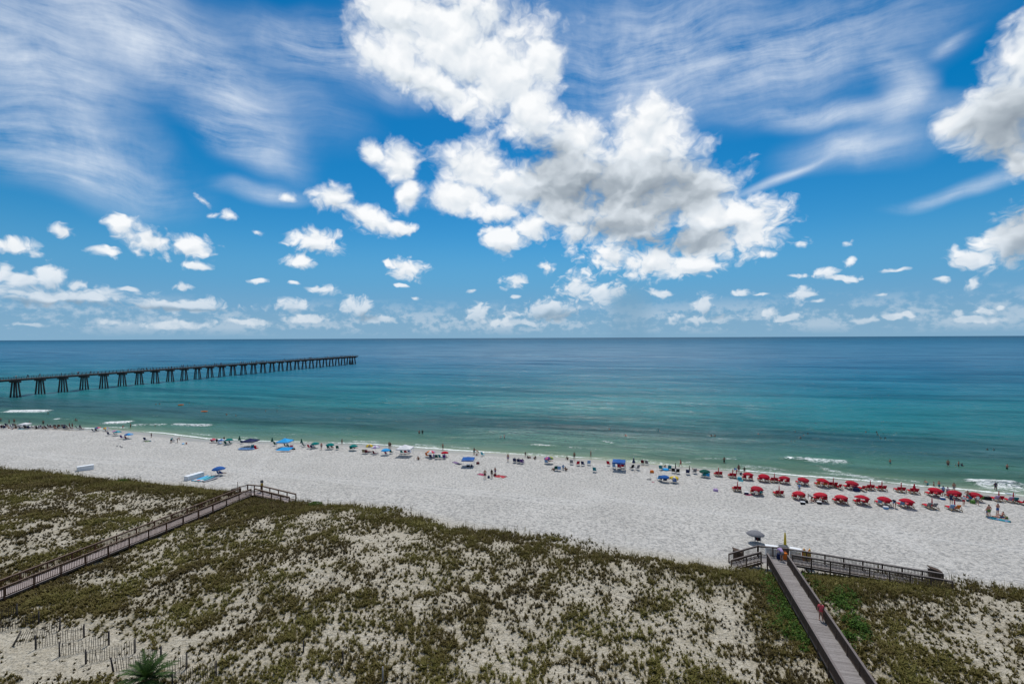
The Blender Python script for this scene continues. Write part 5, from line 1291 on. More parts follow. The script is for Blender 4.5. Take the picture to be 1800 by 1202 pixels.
# the packed cluster at the far left
for i in range(40):
    a = 1 + i * 3.1 + random.uniform(-2, 2); b = 751.5 + random.uniform(-2.2, 2.4) + (a / 120) * 1.8
    chair(on_ground(a, b), random.choice(['black', 'navy', 'maroon', 'black', 'grey', 'navy', 'khaki']), 'dark chair in the packed cluster at the far left', random.uniform(-50, 50), 1.25, 'chairs of the packed cluster at the far left')
for i in range(18):
    a = 3 + i * 6.6 + random.uniform(-2, 2); b = 752.5 + random.uniform(-2.2, 2.0) + (a / 120) * 1.8
    person(on_ground(a, b), random.choice(('chair', 'sit', 'chair', 'lounge')), random.uniform(-60, 60), 1.7, random.choice('tbr'), 'd', 'trunks', random.choice(['black', 'navy', 'maroon']), random.choice([None, 'black', 'navy', 'white', 'maroon']), 'seated bather in the packed cluster at the far left', 'people of the packed cluster at the far left')
tent(on_ground(44, 752), 2.4, 2.2, 1.3, 1.7, 'white', 'small white canopy in the packed cluster at the far left', 20)
p = on_ground(35, 753.5); cooler(p, 'navy', 'large navy cooler in the cluster at the far left'); towel(on_ground(39, 754.5), 3.0, 1.4, 'aqua', 'pale aqua mat in front of the navy cooler', 0.3, 'beach_mat', 'mat')
for (a, b, col, lab) in ((137, 754, 'black', 'dark low chair right of two waders on shore'), (141, 756, 'navy', 'navy chair at the right end of the far cluster'), (146, 756, 'maroon', 'maroon chair at the right end of the far cluster'), (120, 755, 'khaki', 'tan chair before two bathers in the far cluster'), (127, 755, 'maroon', 'rust coloured chair before two bathers in the far cluster')):
    chair(on_ground(a, b), col, lab, random.uniform(-40, 40), 1.3)

# towels, bags, coolers, toys
towel(on_ground(880, 837.5), 1.5, 2.2, 'coral', 'bright orange red towel beside three standing people', 1.3); towel(on_ground(847, 834), 1.2, 1.8, 'pink', 'pink towel behind the man with hands on hips', 1.2); bag(on_ground(859, 840), 'navy', 'dark bag on the sand between two standing people')
bag(on_ground(870, 836), 'maroon', 'dark red bag on the orange red towel edge', 0.6, 0.4, 0.35); towel(on_ground(801, 813), 0.9, 1.8, 'lilac', 'pale lilac towel left of the royal blue tent', 1.0); towel(on_ground(806, 815.5), 0.8, 1.5, 'navy', 'navy towel at the corner of the royal blue tent', 1.2)
bag(on_ground(840, 815.5), 'maroon', 'maroon bag right of the royal blue tent', 0.7, 0.4, 0.45); cooler(on_ground(823, 820), 'black', 'black cooler beneath the royal blue tent'); bag(on_ground(829, 820), 'navy', 'dark backpack beneath the royal blue tent')
bag(on_ground(1146, 831), 'orange', 'orange beach bag alone on the sand', 0.8, 0.5, 0.5); bag(on_ground(1258, 863), 'lilac', 'pink beach bag alone on trodden sand', 0.8, 0.6, 0.4); towel(on_ground(1141, 842.5), 0.8, 0.5, 'grey', 'small grey cloth on the sand left of the bright blue chair', 0.3)
towel(on_ground(1148, 847), 0.5, 0.4, 'pink', 'scrap of pink cloth on the sand', 0.3); towel(on_ground(1756, 913), 1.1, 2.4, 'aqua', 'aqua and blue towel under the sunbathers at right', 1.05, stripe='lblue'); towel(on_ground(1742, 909), 0.8, 1.1, 'teal', 'teal towel at the left end of the sunbathers', 0.9); bag(on_ground(1768, 911), 'green', 'olive green bag at the feet of the sunbathers', 0.5, 0.35, 0.3)
cooler(on_ground(1312, 868.5), 'navy', 'navy cooler behind the third seaward pair'); towel(on_ground(1316, 869.5), 1.4, 1.0, 'pink', 'pink and navy mat behind the third seaward pair', 0.2, stripe='navy'); cooler(on_ground(1411, 886), 'black', 'black cooler behind the fourth landward pair'); bag(on_ground(1417, 883.5), 'black', 'dark bag behind the fourth landward pair', 0.6, 0.4, 0.4)
bag(on_ground(1505.5, 863.5), 'navy', 'navy bag in front of the tenth seaward pair', 0.9, 0.6, 0.6); cooler(on_ground(1657, 878), 'blue', 'blue cooler beneath the fifteenth seaward umbrella'); cooler(on_ground(1703, 881), 'teal', 'teal cooler left of the seventeenth seaward umbrella'); bag(on_ground(1710, 884.5), 'green', 'lime green bag beside the teal cooler', 0.6, 0.5, 0.5)
bag(on_ground(1736, 878.5), 'black', 'black folding table at the right of the last open umbrella', 1.0, 0.5, 0.55, 'folding_table', 'table'); bag(on_ground(1728, 877.5), 'green', 'green bag at the right edge of the last open umbrella', 0.6, 0.4, 0.5); cooler(on_ground(1557, 894.5), 'lblue', 'pale blue cooler under the eighth landward umbrella')
cooler(on_ground(1440, 885.5), 'black', 'dark cooler with orange trim under the fifth landward umbrella'); towel(on_ground(1441, 880.5), 1.2, 0.5, 'orange', 'orange towel hung under the fifth landward umbrella', 0.1); bag(on_ground(1300, 843), 'aqua', 'aqua bag right of the second seaward pair', 0.8, 0.5, 0.5); towel(on_ground(1303, 844.5), 0.8, 1.5, 'aqua', 'mint green towel right of the second seaward pair', -0.3)
bag(on_ground(1369.5, 982), 'navy', 'navy bag on the landing of the plank walkway', 0.5, 0.35, 0.6) if False else None
towel(on_ground(259, 775.5), 1.2, 2.2, 'green', 'pale green towel beside the navy chair near wet sand', 1.2); towel(on_ground(262, 775), 0.9, 1.2, 'sky', 'blue towel beside the pale green one', 1.2)
for (a, b, n_) in ((206, 785, 0), (211, 785, 1), (213, 786.5, 2), (215, 787, 3)):
    p = on_ground(a, b); o = empty('gull', p, random.uniform(0, 6)); tag(o, 'small gull standing on empty sand behind the blue umbrella', 'gull', 'gulls on the sand')
    MB().lathe([(0.0, -0.24), (0.05, -0.18), (0.09, -0.05), (0.10, 0.05), (0.06, 0.16), (0.0, 0.2)], 8, 0, (0, 0, 0.18), Matrix.Rotation(1.35, 3, 'X')).lathe([(0.0, -0.06), (0.05, -0.03), (0.055, 0.02), (0.0, 0.06)], 8, 0, (0, -0.18, 0.30)).tube((0, -0.22, 0.30), (0, -0.30, 0.28), 0.015, 0.004, 5).build('body', mat('gull_grey', (0.18, 0.18, 0.19, 1), 0.8), o)
    MB().tube((-0.03, 0, 0), (-0.03, 0, 0.12), 0.008, 0.008, 4).tube((0.03, 0, 0), (0.03, 0, 0.12), 0.008, 0.008, 4).build('leg', DARKDOT, o)
# round aqua tub, toys by the water
p = on_ground(1170, 826.5); o = MB().lathe([(0.0, 0.02), (0.55, 0.02), (0.68, 0.12), (0.70, 0.28), (0.62, 0.33), (0.56, 0.22), (0.0, 0.10)], 20).build('paddling_tub', clothm('sky'), None, p); tag(o, 'round aqua paddling tub between two teal chairs', 'tub')
# boards, rafts and boats
def raft(loc, L, w, col, label, rz, z=0.0):
    o = empty('inflatable_raft', loc, rz); tag(o, label, 'raft')
    rb = MB(); n = 20; pts = [Vector((math.copysign(abs(math.cos(2 * PI * k / n)) ** 0.7, math.cos(2 * PI * k / n)) * L / 2, math.copysign(abs(math.sin(2 * PI * k / n)) ** 0.7, math.sin(2 * PI * k / n)) * w / 2, 0.16)) for k in range(n)]
    for a_, b_ in zip(pts, pts[1:] + pts[:1]): rb.tube(a_, b_, 0.16, 0.16, 8)
    rb.build('tube_ring', clothm(col), o); MB().poly([(q.x * 0.95, q.y * 0.95) for q in pts], 0.06).build('floor_sheet', clothm(col), o, (0, 0, 0.06)); return o
raft(on_ground(433, 790), 3.6, 1.3, 'lblue', 'blue inflatable raft lying on sand before the navy tent', SEAWARD + 0.25); chair(on_ground(443, 788.5), 'teal', 'teal chair behind the blue inflatable raft', 60, 1.2); towel(on_ground(448.5, 788), 1.2, 1.5, 'red', 'red towel heaped at the end of the blue raft', 0.2); bag(on_ground(447, 788), 'red', 'red bag at the end of the blue raft', 0.9, 0.6, 0.7)
p = on_ground(500, 793.5); o = empty('beach_tarp', p, SEAWARD + 0.22); tag(o, 'bright blue tarp stretched low before the blue tent', 'tarp')
MB().poly([(-2.0, -0.5), (1.4, -0.6), (1.9, 0.9), (-0.9, 0.9)], 0.03, 0, Matrix.Translation((0, 0, 0.55)) @ Matrix.Rotation(0.35, 4, 'X')).build('sheet', cloth('tarp_sky', CLO['sky'], 0.25), o)
for x, y, h in ((-1.9, -0.45, 0.42), (1.35, -0.55, 0.38), (1.8, 0.8, 0.85), (-0.85, 0.85, 0.85)): MB().tube((x, y, -0.05), (x, y, h), 0.02, 0.02, 5).build('peg', METAL, o)
chair(on_ground(513, 789), 'pink', 'pink chair between the blue tent and its tarp', 30, 1.2); bag(on_ground(516, 790), 'black', 'black bag right of the bright blue tarp', 0.8, 0.4, 0.35)
SUPM = [(0, ['sky', 'aqua', 'white'], 'turquoise paddle board nearest the white chest'), (0.75, ['aqua', 'teal', 'coral'], 'turquoise paddle board with red and white nose, second from the chest'), (1.5, ['teal', 'aqua', 'white'], 'turquoise paddle board, third from the chest'), (2.6, ['grey', 'grey', 'grey'], 'pale grey paddle board, outermost of the row')]
b0, b1 = on_ground(337, 846), on_ground(366, 838); dv = (b1 - b0).normalized()
for off, cols, lab in SUPM:
    c = (b0 + b1) / 2 + Vector((dv.y, -dv.x, 0)) * off; c.z = gz(c.x, c.y) + 0.04
    bm_ = board_mesh(3.6, 0.82, 0.14, cols); me_ = bm_
    o = link('paddle_board', me_, None, c, math.atan2(dv.y, dv.x) - PI / 2); tag(o, lab, 'paddle board', 'paddle boards beside the white chest')
WHITEP = mat('white_paint', (0.66, 0.68, 0.70, 1), 0.5, 0.06, 3)
def chest(pa, pb, d, h, label):
    A, B = pa, pb; v = B - A; v.z = 0; L = v.length; v /= L; nrm = Vector((-v.y, v.x, 0)); nrm = nrm if nrm.y > 0 else -nrm
    c = (A + B) / 2 + nrm * d / 2; c.z = min(A.z, B.z) - 0.03
    o = empty('storage_chest', c, math.atan2(v.y, v.x)); tag(o, label, 'chest', 'white storage chests')
    MB().box((L, d, h - 0.08), (0, 0, (h - 0.08) / 2)).build('body', WHITEP, o); ld = MB().box((L + 0.1, d + 0.1, 0.09), (0, 0, h - 0.035)).build('lid', WHITEP, o, bevel=0.02)
    for k in (-0.3, 0.3): MB().box((0.12, 0.03, 0.16), (k * L, -d / 2 - 0.015, h - 0.15)).build('hasp', METAL, ld)
    return o
chest(on_ground(136, 828.5), on_ground(165, 824.5), 0.95, 0.95, 'white storage chest alone on the sand near the dune grass')
chest(on_ground(330, 845), on_ground(359, 837.5), 0.95, 0.95, 'white storage chest beside the turquoise paddle boards')
chest(on_ground(1348, 981), on_ground(1371, 984), 1.1, 1.25, 'white storage chest behind the walkway landing, left of two'); chest(on_ground(1388, 984), on_ground(1408, 988), 1.1, 1.2, 'white storage chest behind the walkway ramp, right of two')
BINM = wood('bin_timber', (0.055, 0.036, 0.026, 1), (0.10, 0.07, 0.05, 1))
for a, b, lab in ((1296.5, 984, 'brown timber bin at the foot of the walkway stairs'), (1643, 1018, 'brown timber bin at the end of the walkway ramp')):
    p = on_ground(a, b); o = empty('litter_bin', p, SEAWARD); tag(o, lab, 'bin', 'timber litter bins')
    bd = MB().box((0.85, 0.65, 1.0), (0, 0, 0.5), None, 0, 1.12).build('body', BINM, o); MB().box((1.05, 0.85, 0.08), (0, 0, 1.12), Matrix.Rotation(0.28, 3, 'Y')).build('lid', BINM, o)
    MB().box((0.5, 0.03, 0.25), (0, -0.44, 0.8)).build('opening', DARKDOT, bd)
p = on_ground(1377, 980); o = empty('equipment_locker', p, SEAWARD); tag(o, 'dark grey locker under the furled yellow umbrella', 'locker'); MB().box((0.85, 0.6, 1.35), (0, 0, 0.67)).build('body', mat('locker_grey', (0.06, 0.065, 0.075, 1), 0.6), o); MB().box((0.95, 0.7, 0.06), (0, 0, 1.38)).build('lid', mat('locker_grey', (0.06, 0.065, 0.075, 1), 0.6), o)
# upright kayaks by the ramp
for i, (a, b, lean) in enumerate(((1414, 996, -0.12), (1420, 996.5, 0.10))):
    p = on_ground(a, b); o = link('kayak', board_mesh(2.3, 0.55, 0.22, ['yellow', 'orange', 'coral']), None, p + UP * 1.15, SEAWARD); o.rotation_euler = (PI / 2 + 0.15, lean, SEAWARD)
    tag(o, ('yellow kayak with red tip standing upright, left of two', 'orange kayak with red tip standing upright, right of two')[i], 'kayak', 'kayaks standing behind the ramp')
# sign at the head of the far boardwalk
p = m2 + sd2 * 1.42 + ax2 * 0.12; o = empty('notice_sign', (p.x, p.y, gz(p.x, p.y))); tag(o, 'small yellow and grey notice on a post at the boardwalk end', 'sign')
MB().box((0.14, 0.14, p.z + 0.9 - gz(p.x, p.y)), (0, 0, (p.z + 0.9 - gz(p.x, p.y)) / 2)).build('post', REDWOOD, o); hz_ = p.z - gz(p.x, p.y)
MB().box((0.5, 0.04, 0.42), (0, -0.09, hz_ + 0.65)).build('upper_panel', mat('sign_grey', (0.12, 0.12, 0.12, 1), 0.6), o); MB().box((0.42, 0.04, 0.5), (0, -0.09, hz_ + 0.12)).build('lower_panel', mat('sign_yellow', (0.50, 0.30, 0.03, 1), 0.6), o)
p = la - sd2 * 2.4; o = MB().tube((0, 0, -0.3), (0, 0, 1.9), 0.05, 0.045, 7).build('marker_post', DARKWOOD, None, (p.x, p.y + 0.6, gz(p.x, p.y + 0.6))); tag(o, 'thin dark marker post beside the boardwalk side stairs', 'post')

# ------------------------------------------------------------------ people on the sand
def W_(px, py, depth):
    p = at_z(px, py, 0.05); p.z = -depth; return p
SAND = [
    (565, 790.5, 'stand', 180, 1.80, 'r', 'g', 'trunks', 'grey', None, 'stout bare-chested man standing between two sea green umbrellas'), (684, 788, 'stand', 0, 1.75, 'b', 'd', 'trunks', 'black', None, 'darker of two bathers standing behind the sky blue umbrella'), (686.5, 788.5, 'stand', 10, 1.6, 't', 'd', 'suit', 'black', None, 'smaller of two bathers standing behind the sky blue umbrella'),
    (778.5, 791, 'hips', -30, 1.75, 't', 'd', 'trunks', 'black', None, 'man standing at the water behind the small red umbrella'), (735, 808, 'sit', 20, 1.75, 't', 'b', 'trunks', 'black', None, 'man sitting on bare sand right of the white tent'), (782.5, 804.5, 'chair', 0, 1.65, 't', 'd', 'suit', 'black', 'white', 'person with pale top seated under the small red umbrella'),
    (833.5, 799.5, 'stand', 60, 1.75, 'b', 'd', 'trunks', 'teal', None, 'bather in teal trunks at the water, left of a bending one'), (840, 800.5, 'bend', 110, 1.72, 'r', 'b', 'trunks', 'khaki', None, 'bather bending down at the water edge beside another'), (837.5, 800.5, 'sit', 30, 1.1, 'p', 'b', 'trunks', 'navy', None, 'small child between the two bathers at the water edge'),
    (893, 811.5, 'stand', 0, 1.78, 't', 'b', 'trunks', 'purple', None, 'man in purple shorts standing between water and navy chairs'), (923.5, 803.5, 'stand', 0, 1.3, 'b', 'd', 'suit', 'black', None, 'child standing in the swash right of the navy chairs'), (928, 805.5, 'sit', 0, 1.4, 'b', 'd', 'suit', 'black', None, 'left of two children sitting in the swash'), (931.5, 805.5, 'sit', 15, 1.2, 't', 'd', 'trunks', 'navy', None, 'right of two children sitting in the swash'),
    (940.5, 807.5, 'sit', 40, 1.7, 'b', 'd', 'suit', 'black', None, 'dark bather sitting on sand left of the lime and magenta umbrella'), (997, 807.5, 'sit', -10, 1.6, 'b', 'd', 'suit', 'black', None, 'lone bather in black sitting at the swash line'), (1009.5, 807.5, 'stand', 0, 1.75, 'b', 'd', 'trunks', 'black', None, 'bather in black standing at the swash line above four empty chairs'),
    (852.5, 841.5, 'hips', 200, 1.80, 't', 'd', 'trunks', 'black', None, 'man in black shorts with hands on hips before a pink towel'), (864.5, 840, 'stand', 170, 1.72, 'b', 'd', 'suit', 'black', None, 'woman in black swimsuit beside the dark bag'), (870.5, 834.5, 'stand', 160, 1.55, 't', 'b', 'trunks', 'purple', None, 'girl standing behind the orange red towel'),
    (905.5, 812, 'chair', 0, 1.7, 't', 'd', 'trunks', 'navy', 'navy', 'person in navy in the leftmost navy chair'), (912.5, 813, 'chair', 0, 1.7, 'r', 'd', 'trunks', 'navy', 'navy', 'person in navy in the middle navy chair'), (919, 814, 'chair', 0, 1.7, 't', 'd', 'trunks', 'purple', 'purple', 'person in the rightmost chair of the navy row'),
    (974, 827, 'sit', 60, 1.65, 'b', 'd', 'suit', 'maroon', None, 'bather sitting at the left of the group on open sand'), (990, 825, 'chair', 10, 1.7, 'b', 'd', 'trunks', 'navy', 'lblue', 'person in light blue in the seated group'), (994.5, 827, 'sit', -20, 1.7, 'b', 'd', 'trunks', 'black', None, 'bather leaning back at the right of the seated group'),
    (1196.5, 821, 'walk', 100, 1.7, 't', 'd', 'suit', 'red', None, 'woman in red swimsuit walking along the swash'), (1169, 821, 'sit', 30, 1.2, 'b', 'd', 'trunks', 'navy', None, 'child crouching above the round aqua tub'), (1163, 825, 'chair', 0, 1.6, 'r', 'y', 'suit', 'teal', None, 'person in the teal chair left of the tub'), (1177, 825, 'chair', 0, 1.6, 't', 'd', 'suit', 'teal', 'teal', 'person in the teal chair right of the tub'),
    (1130, 815.5, 'chair', 0, 1.7, 'r', 'd', 'trunks', 'maroon', None, 'bather in the maroon chair at the water edge'), (1222, 831.5, 'lounge', -60, 1.7, 'r', 'd', 'trunks', 'black', None, 'bather lying back near the furled dark umbrella'), (1237, 838.5, 'chair', 0, 1.7, 't', 'd', 'trunks', 'teal', 'teal', 'person in teal under the left side of the dark green umbrella'), (1245, 839, 'chair', 0, 1.7, 't', 'd', 'trunks', 'sky', 'sky', 'person in blue under the right side of the dark green umbrella'),
    (1298.5, 831, 'stand', 20, 1.78, 'b', 'd', 'trunks', 'maroon', None, 'tall bather standing above the second seaward pair'), (1294.5, 833.5, 'bend', 60, 1.6, 'b', 'd', 'trunks', 'red', 'blue', 'person in blue bending above the second seaward pair'), (1308.5, 832.5, 'stand', 0, 1.4, 'b', 'd', 'suit', 'black', None, 'child standing left of the third seaward umbrella'), (1302.5, 835, 'sit', 0, 1.4, 'b', 'd', 'trunks', 'navy', 'navy', 'child sitting below the tall bather'),
    (1162, 845, 'chair', 10, 1.7, 'r', 'b', 'trunks', 'navy', None, 'bather in the bright blue chair'), (1170, 846.5, 'lounge', -70, 1.75, 'p', 'd', 'trunks', 'lblue', 'white', 'person in white reclining under the royal blue umbrella'), (1184.5, 848.5, 'lounge', -70, 1.7, 't', 'd', 'trunks', 'green', 'white', 'person reclining under the yellow umbrella'),
    (1405, 866.5, 'stand', 0, 1.65, 'p', 'd', 'trunks', 'grey', 'lblue', 'person seen above the fourth landward umbrella'), (1426, 882.5, 'bend', 80, 1.65, 'p', 'b', 'trunks', 'black', 'grey', 'person bending left of the fifth landward umbrella'), (1430, 882, 'sit', 60, 1.4, 'r', 'd', 'suit', 'maroon', None, 'child sitting left of the fifth landward umbrella'),
    (1337, 871, 'lounge', 0, 1.75, 'p', 'd', 'trunks', 'black', 'teal', 'person in teal reclining on the right lounger of the second landward pair'), (1327.5, 871, 'lounge', 0, 1.7, 'p', 'y', 'suit', 'red', 'white', 'person in white reclining on the left lounger of the second landward pair'), (1345, 846, 'lounge', 0, 1.7, 'p', 'd', 'trunks', 'black', 'white', 'person reclining under the fourth seaward umbrella'),
    (1415, 853, 'lounge', 0, 1.7, 'r', 'b', 'suit', 'pink', 'pink', 'person in pink reclining under the seventh seaward umbrella'), (1407, 877.5, 'lounge', 0, 1.75, 'p', 'd', 'trunks', 'khaki', None, 'bather reclining under the fourth landward umbrella'), (1449, 882, 'lounge', 0, 1.75, 'r', 'd', 'trunks', 'red', 'red', 'person in red reclining under the fifth landward umbrella'), (1449, 856, 'lounge', 0, 1.7, 'p', 'd', 'suit', 'orange', None, 'bather reclining under the eighth seaward umbrella'), (1501, 860.5, 'lounge', 0, 1.7, 'p', 'b', 'suit', 'pink', 'pink', 'person in pink under the tenth seaward umbrella'), (1478, 887, 'lounge', 0, 1.75, 'b', 'd', 'trunks', 'black', None, 'dark bather reclining under the sixth landward umbrella'),
    (1572, 892, 'bend', 150, 1.75, 'r', 'd', 'trunks', 'lblue', 'navy', 'man in navy shirt stooping right of the eighth landward umbrella'), (1672, 886, 'stand', 150, 1.7, 'p', 'b', 'trunks', 'navy', 'navy', 'woman in dark top and shorts standing before the sixteenth seaward umbrella'), (1694, 888.5, 'walk', 160, 1.7, 'r', 'b', 'trunks', 'red', 'white', 'person in pale shirt and red shorts walking from the red umbrellas'), (1718.5, 888, 'walk', 200, 1.65, 'p', 'b', 'trunks', 'khaki', 'white', 'person in white shirt walking before the last open umbrella'),
    (1666, 873, 'stand', 20, 1.75, 'p', 'd', 'trunks', 'navy', 'white', 'person in dark hat and pale shirt between the fifteenth and sixteenth seaward umbrellas'), (1658, 871, 'stand', 10, 1.7, 't', 'd', 'trunks', 'blue', 'lblue', 'person in blue behind the fifteenth seaward umbrella'), (1701, 880, 'hips', 160, 1.8, 'r', 'd', 'trunks', 'purple', None, 'bare-chested man in purple trunks between the last two open umbrellas'), (1705, 882.5, 'bend', 100, 1.6, 't', 'd', 'trunks', 'blue', 'teal', 'person in teal stooping over the teal cooler'), (1677, 864.5, 'stand', 0, 1.7, 't', 'b', 'trunks', 'grey', None, 'person whose head shows above the sixteenth seaward umbrella'),
    (1738.5, 908, 'stand', 10, 1.85, 'r', 'd', 'trunks', 'green', None, 'broad bare-backed man in green shorts at right'), (1735, 906, 'walk', 10, 1.2, 'r', 'd', 'trunks', 'blue', None, 'child beside the broad man in green shorts'), (1753.5, 904.5, 'fold', 200, 1.78, 'r', 'd', 'trunks', 'blue', None, 'man in blue shorts with folded arms near the aqua towel'), (1758, 910, 'lie', 70, 1.72, 'r', 'b', 'suit', 'navy', None, 'sunbather lying on the aqua towel, nearer of two'), (1761.5, 908.5, 'sit', 90, 1.7, 'r', 'b', 'briefs', 'red', None, 'sunbather sitting up on the aqua towel'),
    (1332, 953.5, 'chair', 10, 1.7, 'b', 'd', 'trunks', 'maroon', 'maroon', 'person in a dark chair under the large grey umbrella'), (266, 769, 'stand', 0, 1.3, 'b', 'd', 'trunks', 'navy', None, 'child in dark clothes standing on wet sand at left'), (301, 779, 'bend', 20, 1.75, 't', 'd', 'trunks', 'black', 'teal', 'left of two bathers by the wet sand, in a teal top'), (312, 778, 'bend', -30, 1.75, 't', 'd', 'trunks', 'navy', None, 'right of two bathers by the wet sand, stooping'),
    (327.5, 780.5, 'sit', 40, 1.2, 'r', 'b', 'trunks', 'coral', None, 'child in orange sitting beside a pale float'), (122, 752.5, 'stand', 0, 1.72, 't', 'd', 'trunks', 'black', None, 'left of two bathers standing at the edge of the far cluster'), (127, 752.8, 'stand', 0, 1.72, 'b', 'd', 'trunks', 'maroon', None, 'right of two bathers standing at the edge of the far cluster'), (140.5, 755, 'stand', 10, 1.6, 'b', 'd', 'suit', 'navy', 'navy', 'person in navy standing at the right end of the far cluster'),
    (216, 753.5, 'bend', 30, 1.4, 'b', 'd', 'trunks', 'red', None, 'child stooping in the swash behind the turquoise umbrella'), (394, 778.5, 'stand', 0, 1.7, 'b', 'd', 'trunks', 'maroon', 'maroon', 'person standing under the pale blue and white umbrella'), (551.5, 788.5, 'chair', 0, 1.7, 't', 'd', 'trunks', 'navy', 'white', 'person in white in the shade left of the bare-chested man'), (583.5, 789, 'chair', 0, 1.7, 'r', 'd', 'trunks', 'maroon', None, 'bather seated under the umbrella right of the bare-chested man'), (623.5, 791, 'lounge', -60, 1.7, 'r', 'd', 'trunks', 'navy', None, 'bather reclining under the sea green umbrella left of the tan one'),
    (648, 797, 'lounge', -70, 1.7, 'r', 'd', 'trunks', 'maroon', None, 'bather reclining under the tan umbrella'), (678, 800, 'chair', 0, 1.6, 'r', 'd', 'trunks', 'lblue', 'red', 'person in red seated under the sky blue umbrella'), (763, 805, 'chair', 10, 1.65, 't', 'd', 'suit', 'lilac', 'lilac', 'person in lilac under the multicoloured umbrella'), (382, 777.5, 'chair', 0, 1.7, 'b', 'd', 'trunks', 'black', 'black', 'person in black under the faded coral umbrella'), (966, 814, 'lounge', -70, 1.6, 'r', 'd', 'suit', 'red', 'red', 'child in red in the lime and magenta umbrella shade'), (1090, 824, 'chair', 0, 1.7, 'r', 'b', 'suit', 'pink', 'pink', 'person in pink beneath the far blue tent'), (1098.5, 826.5, 'stand', -90, 1.7, 'b', 'd', 'trunks', 'black', 'black', 'person in black standing at the right leg of the far blue tent'), (390.5, 836, 'lounge', -70, 1.7, 'b', 'd', 'trunks', 'blue', 'blue', 'person in blue lying in the lone blue umbrella shade'),
]
for (a, b, pose, face, h, sk, ha, we, co_, top, lab) in SAND:
    p = on_ground(a, b)
    if p.z < 0.0: p.z = max(p.z, -0.3)
    person(p, pose, face, h, sk, ha, we, co_, top, lab)
# on the walkway
wp0, wp1, wax, wsd, wz, wl0, wl1 = NEAR_WALK
p = at_z(1443, 1089.5, wz + 0.02); person(p, 'stand', 165, 1.55, 'r', 'y', 'suit', 'coral', 'coral', 'child in coral red swimwear standing on the plank walkway')
p = at_z(1374, 985, wz + 0.02); person(p, 'bend', 30, 1.75, 'p', 'g', 'trunks', 'grey', 'lilac', 'person in pale grey shirt leaning at the walkway landing')
p = at_z(1369.5, 982, wz + 0.02); bag(p, 'navy', 'navy bag on the walkway landing', 0.5, 0.35, 0.6); p = at_z(1380, 983, wz + 0.02); bag(p, 'orange', 'orange red bag on the walkway landing', 0.5, 0.4, 0.75)
